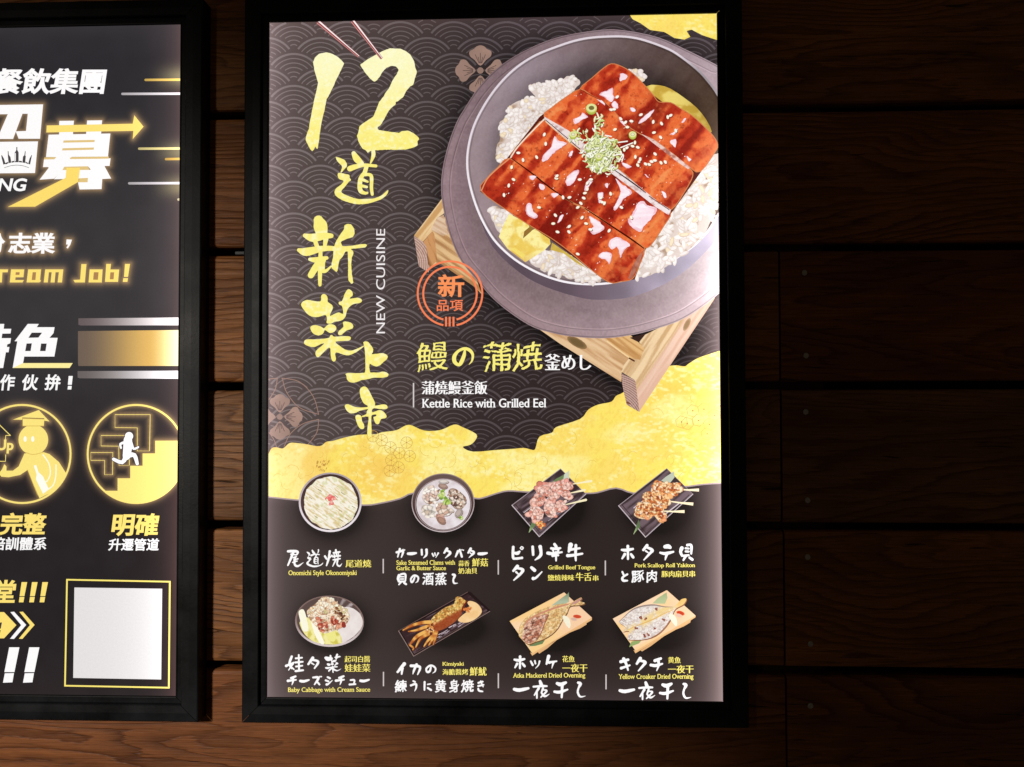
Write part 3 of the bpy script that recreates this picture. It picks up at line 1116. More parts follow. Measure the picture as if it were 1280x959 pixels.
done(eg, 'egg_picture', MAIN, PM, SHEET)
eg = pic()
eg.fill(E_([(720, 850), (706, 880), (690, 918), (700, 918), (718, 880)]), (232, 212, 104))
done(eg, 'egg_picture', MAIN, PM, SHEET)


def eel(seed, tone=0.0):
    def f(x, y):
        X, Y = (x - 585) * 3.366, (y - 75) * 3.366
        a = (X - 330) * .766 + (Y - 745) * .643
        b = (X - 330) * .643 - (Y - 745) * .766
        w = fbm(X / 60, Y / 60, seed + 40, 3) - .5
        n = .70 * fbm((a + 34 * w) / 34, b / 230, seed, 2) + .30 * fbm(X / 30, Y / 30, seed + 9, 4)
        seam = np.exp(-((a + 30 * w) / 44) ** 2)
        c = mix((232, 108, 56), (182, 52, 30), sm(.42, .58, n + tone))
        c = mix(c, (124, 26, 18), np.clip(.85 * seam + .75 * sm(.58, .72, n + tone), 0, 1) * .9)
        c = mix(c, (240, 138, 80), .55 * sm(.50, .74, fbm(X / 13, Y / 13, seed + 3, 3)) * sm(.54, .38, n))
        c = mix(c, (92, 14, 10), .4 * sm(.62, .82, fbm(X / 11, Y / 11, seed + 5, 3)))
        c = mix(c, (244, 158, 96), .7 * sm(.30, .20, n))
        c = mix(c, (232, 132, 72), .55 * sm(200, 300, a) * sm(.3, .6, fbm(X / 26, Y / 26, seed + 70, 3)))
        return c + 14 * (vn(x / .9, y / .9, seed) - .5)[:, None]
    return f


ROWS = [
    [(600, 20), (645, 32), (690, 60), (735, 105), (775, 150), (800, 180), (850, 183), (890, 207), (940, 238), (990, 283), (1030, 325), (1047, 360), (1035, 390), (975, 470), (930, 450), (880, 410), (830, 372), (780, 335), (720, 310), (660, 270), (600, 205), (560, 172), (515, 150), (470, 125), (520, 80), (560, 45)],
    [(470, 127), (515, 152), (560, 175), (600, 208), (660, 274), (720, 314), (780, 340), (830, 380), (880, 420), (930, 460), (942, 490), (905, 560), (850, 632), (800, 600), (720, 535), (660, 480), (610, 445), (560, 415), (480, 350), (420, 300), (320, 240), (350, 205), (410, 160)],
    [(320, 258), (400, 325), (480, 388), (600, 472), (700, 548), (780, 607), (850, 642), (820, 700), (770, 775), (738, 790), (690, 755), (600, 695), (490, 622), (440, 600), (350, 541), (260, 470), (180, 412), (210, 365), (270, 300)],
    [(172, 417), (260, 477), (350, 547), (440, 607), (490, 630), (600, 703), (690, 763), (740, 797), (715, 870), (690, 920), (640, 932), (590, 934), (500, 868), (430, 808), (350, 750), (250, 690), (160, 630), (55, 550), (80, 500), (125, 455)]]
el = pic()
el.fill(E_([(300, 240), (480, 110), (600, 15), (1055, 360), (975, 478), (855, 645), (745, 800), (700, 925), (585, 938), (350, 760), (50, 555), (165, 412)]), (92, 30, 20), 0)
for i, r in enumerate(ROWS):
    P = cat(E_(r), 3)
    el.stroke(P, 2.2, (206, 128, 78), closed=True, smooth=0)
    el.field(P, 1.05, eel(30 + 7 * i, (-.02, 0, .01, .02)[i]))
el.field(E_([(318, 240), (420, 298), (480, 348), (520, 378), (505, 400), (470, 382), (400, 325), (325, 262)]), 1.2, lambda x, y: mix((238, 222, 220), (196, 160, 156), sm(.45, .7, fbm(x / 5, y / 3, 2))))
el.field(E_([(595, 432), (610, 445), (720, 535), (800, 600), (852, 632), (843, 655), (780, 615), (700, 552), (600, 478), (588, 452)]), 1.2, lambda x, y: mix((240, 226, 226), (205, 172, 168), sm(.45, .7, fbm(x / 5, y / 3, 2))))
el.stroke(E_([(325, 255), (400, 318), (470, 378)]), 1.0, (80, 40, 34))
el.stroke(E_([(600, 455), (700, 525), (745, 560)]), [.8, 1.8, .8], (62, 34, 30))
el.stroke(E_([(760, 575), (845, 632)]), 1.0, (92, 50, 40))
el.stroke(E_([(325, 262), (400, 328), (480, 390)]), 1.0, (238, 190, 140))
el.field(E_([(725, 312), (780, 337), (830, 374), (880, 412), (935, 455), (925, 462), (870, 425), (820, 385), (775, 350)]), 1.2, lambda x, y: mix((236, 205, 196), (176, 110, 96), sm(.4, .7, fbm(x / 6, y / 4, 2))))
el.stroke(E_([(180, 415), (260, 473), (350, 544), (440, 604)]), [1, 1.8, 1.8, 1], (70, 14, 8))
el.stroke(E_([(490, 626), (600, 699), (690, 759), (738, 794)]), [1, 1.8, 2, 1.2], (70, 14, 8))
el.stroke(E_([(470, 127), (515, 151), (560, 174), (600, 207)]), .9, (140, 44, 24))
el.field(E_([(740, 797), (712, 830), (690, 870), (672, 922), (690, 920), (715, 870)]), 1.2, lambda x, y: mix((206, 150, 128), (150, 76, 58), fbm(x / 5, y / 5, 2)))
el.stroke(E_([(172, 417), (125, 456), (80, 501), (56, 550)]), 1.5, (226, 150, 104))
el.stroke(E_([(320, 250), (268, 302), (208, 367), (178, 412)]), 1.6, (246, 226, 206))
done(el, 'grilled_eel_picture', MAIN, PM, SHEET)

gz = pic()
gz.dl = .25
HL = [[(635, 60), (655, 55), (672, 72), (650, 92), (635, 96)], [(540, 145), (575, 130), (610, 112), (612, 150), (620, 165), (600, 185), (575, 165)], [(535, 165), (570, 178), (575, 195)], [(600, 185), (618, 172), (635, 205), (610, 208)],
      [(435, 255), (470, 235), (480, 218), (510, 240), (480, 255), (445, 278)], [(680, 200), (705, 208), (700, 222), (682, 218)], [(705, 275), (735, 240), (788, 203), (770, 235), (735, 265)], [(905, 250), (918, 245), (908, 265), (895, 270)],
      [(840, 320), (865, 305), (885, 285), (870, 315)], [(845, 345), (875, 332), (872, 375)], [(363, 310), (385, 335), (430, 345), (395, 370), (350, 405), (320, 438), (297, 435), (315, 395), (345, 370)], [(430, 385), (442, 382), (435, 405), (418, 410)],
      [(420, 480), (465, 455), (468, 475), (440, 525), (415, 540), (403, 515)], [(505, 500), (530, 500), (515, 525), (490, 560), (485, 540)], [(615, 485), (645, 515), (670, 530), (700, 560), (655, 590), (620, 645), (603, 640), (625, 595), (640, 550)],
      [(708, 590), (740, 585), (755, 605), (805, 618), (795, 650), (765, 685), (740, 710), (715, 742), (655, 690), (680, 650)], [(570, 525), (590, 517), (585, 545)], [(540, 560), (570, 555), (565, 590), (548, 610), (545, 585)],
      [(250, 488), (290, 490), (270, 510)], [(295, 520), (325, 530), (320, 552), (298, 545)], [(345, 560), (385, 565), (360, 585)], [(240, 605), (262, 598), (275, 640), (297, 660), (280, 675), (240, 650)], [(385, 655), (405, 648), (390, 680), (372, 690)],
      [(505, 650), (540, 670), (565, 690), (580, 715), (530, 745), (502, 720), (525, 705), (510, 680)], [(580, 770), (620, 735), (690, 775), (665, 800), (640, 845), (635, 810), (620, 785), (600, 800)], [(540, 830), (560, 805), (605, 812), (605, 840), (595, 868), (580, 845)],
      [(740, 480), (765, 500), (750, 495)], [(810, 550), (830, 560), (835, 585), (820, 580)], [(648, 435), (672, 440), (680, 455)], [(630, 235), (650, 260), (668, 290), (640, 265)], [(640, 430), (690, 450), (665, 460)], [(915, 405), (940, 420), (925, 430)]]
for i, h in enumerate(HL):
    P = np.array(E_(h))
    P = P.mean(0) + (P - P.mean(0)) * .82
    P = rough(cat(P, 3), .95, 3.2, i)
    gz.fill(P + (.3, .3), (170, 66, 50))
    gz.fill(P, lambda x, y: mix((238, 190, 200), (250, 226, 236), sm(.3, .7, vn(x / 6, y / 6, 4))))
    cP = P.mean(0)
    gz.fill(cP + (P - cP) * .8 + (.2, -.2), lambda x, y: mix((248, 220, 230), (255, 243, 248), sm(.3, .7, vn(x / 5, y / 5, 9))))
rg = random.Random(3)
for k in range(150):
    a, b_ = rg.uniform(-300, 300), rg.uniform(-40, 640)
    X, Y = 330 + .766 * a + .643 * b_, 745 + .643 * a - .766 * b_
    if 90 < X < 1000 and 60 < Y < 900:
        px, py = E_([(X, Y)])[0]
        if any(inside(np.array(E_(r)), np.array([px]), np.array([py]))[0] for r in ROWS):
            gz.ell(px, py, rg.uniform(.4, 1.3), rg.uniform(.3, .7), -.9, (246, 190, 160) if k % 3 else (255, 232, 226), None, 6)
SES = [(182, 453), (230, 423), (210, 393), (287, 411), (319, 316), (325, 355), (370, 500), (468, 505), (372, 490), (357, 690), (375, 725), (366, 655), (297, 622), (424, 702), (423, 725), (460, 818), (398, 580), (425, 580), (460, 622), (473, 605), (485, 583), (490, 562), (500, 545),
       (478, 665), (495, 690), (513, 715), (592, 720), (598, 565), (562, 600), (556, 582), (572, 605), (625, 158), (600, 212), (616, 295), (685, 260), (725, 233), (838, 243), (812, 270), (777, 263), (780, 308), (808, 328), (712, 370), (700, 350), (785, 398), (770, 430), (760, 442),
       (784, 425), (745, 440), (810, 435), (828, 432), (718, 430), (712, 445), (722, 420), (643, 622), (685, 665), (612, 210), (640, 250), (668, 285), (660, 265), (170, 530), (190, 505), (150, 570), (580, 405), (690, 365), (666, 372), (640, 392), (655, 380), (850, 236), (872, 300), (702, 410), (500, 520), (515, 505)]
for i, (x, y) in enumerate(SES):
    px, py = E_([(x, y)])[0]
    a = random.uniform(0, 3.14)
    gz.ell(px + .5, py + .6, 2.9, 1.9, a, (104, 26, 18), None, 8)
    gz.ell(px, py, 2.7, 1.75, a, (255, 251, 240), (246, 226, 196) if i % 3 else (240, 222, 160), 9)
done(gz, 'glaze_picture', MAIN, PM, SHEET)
gz = pic()
gz.dl = .25
# chopped scallion
GRN = [(226, 232, 172), (208, 220, 134), (244, 246, 218), (188, 200, 108), (253, 252, 244), (218, 226, 150), (236, 240, 196), (250, 248, 228)]
rr = random.Random(5)
gz.field(rough(E_([(495, 350), (540, 310), (590, 335), (625, 385), (610, 430), (585, 470), (545, 485), (510, 465), (490, 400)]), 3.5, 7, 4), 1.0, cells([(226, 230, 172), (196, 208, 118), (246, 246, 226), (150, 160, 80), (236, 238, 196), (214, 222, 140)], 3.4, 5, 1.5, .6, .4))
for k in range(170):
    t = rr.random()
    if t < .72:
        r_, a = rr.random() ** .55 * 84, rr.uniform(0, 6.28)
        x, y = 558 + r_ * math.cos(a), 398 + r_ * 1.05 * math.sin(a)
    elif t < .86:
        x, y = 545 + rr.uniform(-20, 20), rr.uniform(235, 320)
    else:
        x, y = rr.uniform(420, 500), rr.uniform(300, 350)
    px, py = E_([(x, y)])[0]
    c = rr.choice(GRN)
    a = rr.uniform(0, 3.14)
    L = rr.uniform(1.5, 4.2)
    bend = rr.uniform(-1.6, 1.6)
    q = [(px - L * math.cos(a), py - L * math.sin(a)), (px - bend * math.sin(a), py + bend * math.cos(a)), (px + L * math.cos(a), py + L * math.sin(a))]
    w = rr.uniform(1.0, 2.6)
    gz.stroke([(x_ + .5, y_ + .6) for x_, y_ in q], [w * .7, w, w * .6], (130, 132, 70), smooth=3)
    gz.stroke(q, [w * .7, w, w * .6], c, smooth=3)
    if k % 3 == 0:
        gz.stroke(q, [.3, .6, .3], (255, 254, 240), smooth=3)
for (x, y, r1) in ((517, 205, 6.8), (440, 316, 4.8), (690, 316, 4.8), (548, 408, 4.6)):
    px, py = E_([(x, y)])[0]
    gz.ell(px, py + 1.6, r1, r1 * 1.02, 0, (196, 204, 96), (160, 172, 70), 16)
    gz.ell(px, py, r1, r1 * .8, 0, (232, 236, 170), (214, 222, 130), 16)
    gz.ell(px, py, r1 * .55, r1 * .42, 0, (120, 108, 56) if y < 250 else (236, 232, 196), (150, 140, 80), 12)
for q in ([(575, 320), (600, 325)], [(630, 350), (668, 345)], [(640, 372), (690, 352)], [(650, 400), (632, 430)], [(610, 405), (650, 400), (645, 430)]):
    gz.stroke(E_(q), 1.5, (252, 248, 238))
done(gz, 'scallion_picture', MAIN, PM, SHEET)

# ------------------------------------------------------------------ small dishes
LAYER['v'] = TOP
S = 9.785


def blobs(p, pts, r, pal, seed, n=5, ed=.78, el_=.8):
    q = random.Random(seed)
    p.dl = .25
    for (x, y) in pts:
        for k in range(n):
            c = q.choice(pal)
            a = q.uniform(0, 3.1)
            rr_ = r * q.uniform(.45, 1.0) / (1 + .3 * (k > 0))
            dx, dy = (0, 0) if k == 0 else (q.uniform(-r, r) * .7, q.uniform(-r, r) * .7)
            p.ell(x + dx, y + dy, rr_, rr_ * q.uniform(.62, el_ + .1), a, tuple(min(v * 1.06, 255) for v in c), tuple(v * ed for v in c), 9)


LAYER['v'] = TOP
d = pic()      # okonomiyaki
D = lambda q: Z(350, 580, S, q)
cx, cy = D([(615, 463)])[0]
d.fill(ellipse(cx, cy, 39.3, 37.2, 0, 48), lambda x, y: mix((176, 160, 164), (240, 230, 234), sm(590, 660, y)))
d.field(ellipse(cx, cy - .3, 36.9, 34.9, 0, 48), 2.0, lambda x, y: mix((96, 74, 70), (52, 34, 32), fbm(x / 9, y / 9, 2)))
d.field(rough(ellipse(cx + .6, cy + .8, 33.8, 32.4, .2, 60), 1.5, 6, 3), .9,
        lambda x, y: mix(mix((249, 242, 226), (222, 200, 152), sm(.46, .70, fbm((x * .8 + y * .6) / 8, (-x * .6 + y * .8) / 1.0, 5, 2))), (184, 190, 112), .38 * sm(.58, .72, fbm(x / 4, y / 4, 9, 3))))
for k in range(60):
    x, y = cx + random.uniform(-27, 27), cy + random.uniform(-26, 26)
    if math.hypot(x - cx, y - cy) < 28:
        d.stroke([(x, y), (x + 4.5, y + 3.0)], .8, random.choice([(252, 246, 230), (255, 250, 238), (160, 150, 90), (236, 214, 160)]), smooth=0, cap=False, lift=False)
d.layer += 1
blobs(d, D([(580, 405), (620, 385), (655, 410), (610, 435), (622, 480)]), 3.3, [(242, 140, 132), (234, 110, 104), (248, 170, 156)], 3, 4)
done(d, 'pancake_dish_picture', MAIN, PM, SHEET)

LAYER['v'] = TOP
d = pic()      # clams
D = lambda q: Z(490, 580, S, q)
cx, cy = D([(622, 473)])[0]
d.fill(ellipse(cx, cy, 39.4, 36.8, 0, 48), lambda x, y: mix((150, 128, 128), (206, 190, 192), sm(600, 660, y)))
d.field(ellipse(cx, cy, 38.2, 35.6, 0, 48), 2.0, lambda x, y: mix((104, 84, 80), (70, 50, 48), sm(600, 650, y)))
d.stroke(ellipse(cx + .3, cy + 2.2, 34.8, 32.2, 0, 48), .9, (170, 150, 150), closed=True, smooth=0)
d.field(ellipse(cx + .4, cy + 2.0, 33.6, 31.4, 0, 48), 1.8, lambda x, y: mix((236, 227, 231), (214, 200, 202), sm(.4, .7, fbm(x / 14, y / 14, 2))))
q = random.Random(8)
for (x, y, rx, ry, a, c) in ((470, 330, 95, 70, .3, (240, 228, 216)), (440, 420, 80, 60, .5, (236, 216, 206)), (440, 570, 95, 65, .6, (226, 212, 196)), (520, 400, 60, 50, 0, (232, 206, 194)), (620, 270, 60, 34, .2, (180, 150, 136)), (628, 215, 66, 26, 0, (224, 214, 206)),
                             (760, 360, 80, 60, .6, (196, 168, 150)), (830, 440, 85, 75, .9, (206, 188, 176)), (800, 500, 70, 50, .3, (186, 156, 140)), (815, 600, 62, 42, -.9, (190, 174, 166)), (590, 520, 70, 62, .5, (246, 238, 226)), (660, 590, 70, 44, -.2, (252, 246, 238)),
                             (590, 660, 70, 46, .7, (206, 160, 146)), (600, 690, 62, 40, .6, (176, 136, 118)), (700, 560, 60, 30, .3, (236, 220, 206))):
    px, py = D([(x, y)])[0]
    d.ell(px + .6, py + .8, rx / S, ry / S, a, (120, 92, 82), (140, 112, 100), 12)
    d.ell(px, py, rx / S, ry / S, a, c, tuple(v * .84 for v in c), 14)
    d.stroke(ellipse(px, py, rx / S * .7, ry / S * .6, a, 10, 0, 3.4), .7, tuple(v * .7 for v in c), smooth=0)
d.field(rough(D([(690, 320), (790, 310), (900, 400), (910, 480), (860, 540), (760, 530), (690, 470)]), 1.2, 4, 2), .8, cells([(206, 180, 160), (160, 124, 104), (236, 220, 206), (112, 80, 70), (226, 204, 186)], 3.0, 3, 1.6, .7))
d.field(rough(D([(380, 320), (500, 250), (570, 320), (570, 420), (520, 490), (420, 470), (370, 400)]), 1.2, 4, 5), .8, cells([(244, 232, 220), (232, 208, 196), (250, 242, 232), (214, 180, 164), (240, 222, 210)], 4.0, 6, 1.4, .2, .3))
d.field(rough(D([(530, 480), (640, 460), (720, 540), (700, 620), (600, 640), (540, 580)]), 1.2, 4, 6), .8, cells([(250, 242, 232), (236, 216, 200), (255, 250, 244), (206, 170, 150)], 4.0, 8, 1.5, -.5, .4))
d.field(rough(D([(370, 520), (480, 480), (540, 560), (530, 650), (420, 660), (360, 600)]), 1.0, 4, 8), .8, cells([(228, 212, 196), (238, 226, 214), (206, 186, 166), (244, 234, 222)], 5.0, 9, 1.3, .5, .3))
blobs(d, D([(780, 400), (840, 480), (740, 470), (700, 380), (800, 340), (500, 380), (470, 470), (560, 330)]), 2.6, [(226, 196, 170), (240, 224, 206), (120, 90, 78), (160, 120, 96)], 6, 4)
blobs(d, D([(610, 340), (620, 400), (660, 430), (640, 470), (690, 460), (590, 380), (850, 650)]), 3.6, [(150, 182, 84), (182, 206, 110), (120, 152, 60), (206, 220, 140)], 4, 6)
done(d, 'clam_dish_picture', MAIN, PM, SHEET)


def tray(p, D, q, seed):
    P = np.array(D(q))
    ang = math.atan2(P[1, 1] - P[0, 1], P[1, 0] - P[0, 0])
    ca, sa = math.cos(ang), math.sin(ang)
    p.field(P, 1.2, lambda x, y: mix((112, 94, 100), (60, 46, 48), sm(.38, .62, fbm((-x * sa + y * ca) / 4.2, (x * ca + y * sa) / 30, seed, 3))))
    c = P.mean(0)
    In = P + (c - P) * .1
    p.stroke(np.vstack([P, P[:1]]), .9, (168, 152, 158), smooth=0)
    p.stroke(np.vstack([In[2], In[3], In[0]]), .8, (44, 32, 34), smooth=0)
    rr_ = random.Random(seed)
    for k in range(9):
        s, t = rr_.uniform(.1, .9), rr_.uniform(.05, .6)
        a = P[0] + (P[3] - P[0]) * s + (P[1] - P[0]) * t
        b = a + (P[1] - P[0]) * rr_.uniform(.12, .35)
        p.stroke([a, b], rr_.uniform(.6, 1.5), rr_.choice([(176, 160, 168), (206, 192, 198), (136, 120, 126)]), smooth=0)
    p.stroke([P[3], P[2]], 1.1, (190, 176, 182), smooth=0)
    p.stroke([P[0], P[3]], 1.1, (206, 192, 196), smooth=0)


LAYER['v'] = TOP
d = pic()      # beef tongue
D = lambda q: Z(630, 580, S, q)
tray(d, D, [(95, 505), (690, 60), (1000, 370), (430, 890)], 2)
d.fill(D([(550, 250), (640, 180), (740, 130), (730, 200), (640, 260), (570, 280)]), (112, 136, 88))
d.fill(D([(735, 130), (795, 80), (798, 180), (740, 240), (720, 210)]), (206, 212, 190))
d.fill(D([(300, 845), (320, 760), (345, 700), (420, 690), (370, 770)]), lambda x, y: mix((104, 128, 84), (196, 214, 160), sm(660, 668, y)))
for s_, e_ in (((820, 250), (1065, 212)), ((800, 360), (985, 322)), ((750, 500), (1000, 442))):
    d.stroke(D([s_, e_]), [1.0, 3.0], (252, 240, 196), smooth=0)
blobs(d, D([(450, 290), (530, 290), (640, 290), (700, 260), (780, 260), (390, 430), (450, 400), (590, 400), (640, 380), (760, 370), (350, 580), (440, 590), (400, 650), (560, 480), (560, 560), (590, 600), (690, 500), (640, 330), (380, 520), (700, 540), (480, 330)]), 8.2,
      [(238, 184, 168), (230, 160, 146), (246, 206, 192), (222, 146, 130), (206, 124, 104), (240, 192, 178)], 5, 6)
for q in ([(410, 290), (530, 255), (590, 330), (540, 380), (420, 370)], [(590, 280), (690, 230), (740, 310), (660, 350)], [(710, 250), (800, 220), (845, 290), (770, 305)], [(340, 440), (420, 380), (500, 400), (480, 480), (380, 500)], [(510, 380), (620, 345), (690, 390), (610, 450)],
          [(690, 370), (770, 330), (820, 380), (760, 435)], [(300, 580), (380, 520), (480, 570), (470, 660), (360, 690)], [(480, 540), (560, 480), (635, 540), (630, 630), (540, 650)], [(620, 500), (690, 440), (760, 500), (730, 580), (650, 590)]):
    d.field(rough(cat(D(q), 3), .8, 4, len(q) + int(q[0][0])), .8, cells([(240, 190, 174), (226, 158, 142), (248, 214, 200), (210, 132, 112), (236, 178, 160), (244, 204, 190)], 3.2, int(q[0][0]), 1.3, .4, .35))
blobs(d, D([(410, 740), (450, 720), (480, 750), (430, 770)]), 3.0, [(234, 150, 84), (216, 112, 60), (246, 190, 120)], 6, 6)
done(d, 'beef_tongue_dish_picture', MAIN, PM, SHEET)

LAYER['v'] = TOP
d = pic()      # scallop and pork
D = lambda q: Z(765, 580, S, q)
tray(d, D, [(80, 515), (670, 60), (990, 375), (410, 900)], 5)
d.fill(D([(600, 210), (660, 160), (760, 95), (765, 170), (700, 250)]), (186, 192, 172))
d.fill(D([(260, 870), (300, 760), (325, 680), (345, 770), (310, 810)]), lambda x, y: mix((92, 116, 74), (196, 214, 160), sm(660, 668, y)))
for s_, e_ in (((800, 315), (1065, 325)), ((660, 455), (995, 497)), ((600, 580), (888, 588))):
    d.stroke(D([s_, ((s_[0] + e_[0]) / 2, (s_[1] + e_[1]) / 2 + 4), e_]), [1.2, 2.0, 3.8], (252, 236, 196), smooth=0, cap=False)
blobs(d, D([(545, 280), (580, 310), (650, 290), (670, 340), (750, 290), (790, 310), (760, 350), (430, 410), (430, 460), (540, 400), (540, 460), (630, 420), (650, 470), (340, 560), (380, 600), (340, 620), (440, 570), (470, 610), (550, 580), (580, 560), (590, 640), (600, 670)]), 7.0,
      [(236, 168, 108), (222, 140, 78), (246, 200, 150), (206, 118, 60), (248, 214, 176), (232, 156, 110), (190, 96, 66)], 9, 6)
for q in ([(500, 250), (560, 230), (620, 260), (610, 340), (530, 345)], [(610, 260), (690, 250), (700, 350), (620, 360)], [(710, 250), (810, 240), (830, 330), (760, 390), (700, 340)], [(380, 370), (470, 340), (490, 460), (420, 500), (370, 440)], [(490, 370), (590, 350), (610, 480), (510, 500)],
          [(600, 390), (690, 390), (690, 500), (620, 500)], [(290, 540), (390, 490), (420, 600), (370, 680), (290, 640)], [(410, 520), (500, 490), (520, 620), (430, 660)], [(510, 530), (620, 510), (630, 650), (590, 700), (520, 640)]):
    d.field(rough(cat(D(q), 3), .8, 4, int(q[0][0])), .8, cells([(240, 176, 116), (222, 140, 80), (250, 214, 168), (196, 104, 56), (246, 196, 140), (252, 226, 196), (170, 80, 46)], 2.4, int(q[0][0]), 1.2, .4, .4))
done(d, 'scallop_skewer_dish_picture', MAIN, PM, SHEET)

LAYER['v'] = TOP
d = pic()      # baby cabbage
D = lambda q: Z(350, 730, S, q)
cx, cy = D([(607, 448)])[0]
d.fill(ellipse(cx, cy, 43, 32, .04, 48), lambda x, y: mix((128, 104, 98), (214, 200, 198), sm(765, 805, y)))
d.field(ellipse(cx, cy - .6, 40.8, 30, .04, 48), 1.6, lambda x, y: mix((92, 74, 70), (176, 162, 162), sm(.45, .7, vn(np.arctan2(y - cy, x - cx) * 9, 0 * x, 3)) * sm(400, 440, x)))
d.field(D([(760, 300), (860, 280), (960, 340), (1010, 430), (1000, 520), (920, 620), (820, 690), (740, 720), (690, 640), (720, 500)]), 1.8, lambda x, y: mix((244, 236, 232), (222, 208, 204), fbm(x / 9, y / 9, 3)), smooth=3)
d.field(D([(240, 470), (300, 600), (400, 690), (560, 730), (760, 715), (700, 560), (560, 480), (420, 420), (300, 400)]), 1.5, lambda x, y: mix((244, 234, 160), (208, 196, 84), sm(.4, .7, fbm(x / 4, y / 4, 3, 3))), smooth=2)
d.fill(D([(230, 330), (290, 305), (330, 420), (350, 560), (280, 560), (250, 440)]), (250, 246, 222), 3)
d.fill(D([(370, 395), (430, 420), (480, 560), (545, 715), (490, 715), (420, 590)]), (253, 249, 228), 3)
d.fill(D([(545, 560), (600, 520), (670, 580), (690, 640), (660, 700), (590, 660)]), (240, 232, 140), 3)
d.field(D([(330, 320), (430, 240), (520, 150), (620, 160), (700, 230), (800, 290), (860, 400), (780, 520), (680, 560), (540, 600), (450, 520), (360, 420)]), 1.2, cells([(244, 220, 190), (228, 192, 156), (250, 236, 214), (190, 140, 104), (238, 208, 176)], 1.8, 4, 2.4, -.6, .4), smooth=2)
blobs(d, D([(540, 170), (600, 190), (640, 180), (500, 230), (450, 270), (400, 300), (560, 250), (620, 250), (680, 280), (480, 330), (420, 360), (560, 330), (660, 220), (720, 290), (760, 340), (820, 380), (800, 320), (350, 330), (520, 290)]), 3.4,
      [(246, 224, 196), (238, 208, 172), (252, 238, 216), (222, 184, 146), (246, 226, 204), (206, 192, 140)], 3, 5)
blobs(d, D([(700, 330), (740, 360), (680, 310), (770, 400)]), 3.2, [(92, 56, 40), (130, 84, 56), (176, 156, 92)], 8, 5)
blobs(d, D([(480, 440), (500, 500), (510, 560), (650, 420), (690, 470), (720, 510), (760, 490), (560, 490), (640, 460)]), 4.4, [(206, 124, 96), (176, 76, 60), (226, 160, 130), (150, 54, 44)], 5, 5)
for k in range(40):
    x, y = D([(random.uniform(400, 720), random.uniform(160, 400))])[0]
    a = random.uniform(0, 6.28)
    d.stroke([(x, y), (x + 2.4 * math.cos(a), y + 2.4 * math.sin(a))], .7, random.choice([(252, 238, 216), (196, 146, 106), (246, 220, 190)]), smooth=0)
done(d, 'baby_cabbage_dish_picture', MAIN, PM, SHEET)

LAYER['v'] = TOP
d = pic()      # squid
D = lambda q: Z(490, 730, S, q)
d.fill(D([(80, 570), (925, 95), (960, 95), (1200, 320), (1195, 345), (270, 885), (250, 870)]), (38, 26, 26))
P = np.array(D([(110, 580), (930, 120), (1170, 325), (270, 850)]))
d.field(P, 1.4, lambda x, y: mix((56, 38, 40), (112, 92, 98), sm(.55, .8, fbm((x + 1.7 * y) / 5, (1.7 * x - y) / 30, 7, 3))))
d.stroke(D([(80, 570), (925, 97)]), .6, (120, 92, 86), smooth=0)
d.stroke(D([(80, 570), (265, 880)]), .9, (146, 124, 118), smooth=0)
d.stroke(D([(265, 880), (1195, 335)]), .9, (136, 112, 106), smooth=0)
d.stroke(D([(270, 850), (1150, 345)]), .7, (92, 72, 70), smooth=0)
for k in range(26):
    t = random.random()
    x, y = D([(560 + 320 * t + random.uniform(-20, 20), 640 - 180 * t + random.uniform(-45, 25))])[0]
    d.stroke([(x, y), (x + 3.5, y - 2.0)], .6, random.choice([(186, 166, 174), (214, 196, 204)]), smooth=0)
d.field(D([(805, 440), (860, 380), (930, 330), (960, 290), (920, 230), (950, 205), (1030, 230), (1085, 290), (1095, 350), (1030, 420), (940, 465), (860, 470)]), 1.6, lambda x, y: mix((254, 224, 172), (240, 190, 128), fbm(x / 8, y / 8, 2)), smooth=3)
for q, w in (([(560, 470), (400, 465), (250, 500), (135, 560)], [5, 4, 3, 1.2]), ([(560, 500), (420, 520), (300, 560), (200, 575)], [5, 4, 2.6, 1]), ([(540, 520), (430, 570), (300, 640), (215, 740)], [5, 4.4, 4, 1.6]), ([(530, 540), (460, 600), (350, 660), (290, 770)], [4.4, 4, 3, 1.4]),
             ([(520, 560), (500, 620), (430, 700), (390, 760)], [4.4, 4, 2.6, 1.2]), ([(540, 560), (500, 660), (450, 745)], [4, 3, 1.2]), ([(545, 570), (530, 650), (505, 735)], [4, 3, 1.2]), ([(215, 740), (260, 775), (255, 800)], [2.2, 2, 1.2])):
    d.stroke(np.array(D(q)) + (.5, .7), np.array(w) + .6, (120, 58, 26))
    d.stroke(D(q), w, lambda x, y: mix((240, 182, 96), (186, 104, 46), sm(.38, .66, fbm(x / 2.4, y / 2.4, 6))))
d.field(D([(480, 430), (560, 350), (660, 280), (760, 240), (780, 160), (830, 155), (890, 195), (905, 215), (880, 290), (850, 340), (850, 370), (780, 450), (700, 510), (620, 555), (550, 570), (510, 540)]), 1.1,
        lambda x, y: mix(cells([(236, 190, 104), (216, 158, 80), (244, 210, 136), (190, 120, 58), (206, 170, 90)], 1.7, 4, 1.5, -.6, .35)(x, y), (150, 62, 34), .85 * sm(2.5, -3.5, 760 - y + (x - 556) * -.55 + 12)), smooth=2)
d.stroke(D([(915, 205), (870, 280), (855, 340)]), [1.2, 2.4, 1.2], (122, 44, 26))
blobs(d, D([(900, 300), (940, 300), (960, 290), (920, 320)]), 2.6, [(216, 122, 62), (240, 176, 110), (190, 90, 44)], 3, 5)
blobs(d, D([(480, 500), (500, 550), (450, 540), (530, 480), (480, 590)]), 2.8, [(150, 76, 40), (222, 150, 84), (96, 48, 36), (240, 196, 150)], 4, 5)
done(d, 'grilled_squid_dish_picture', MAIN, PM, SHEET)


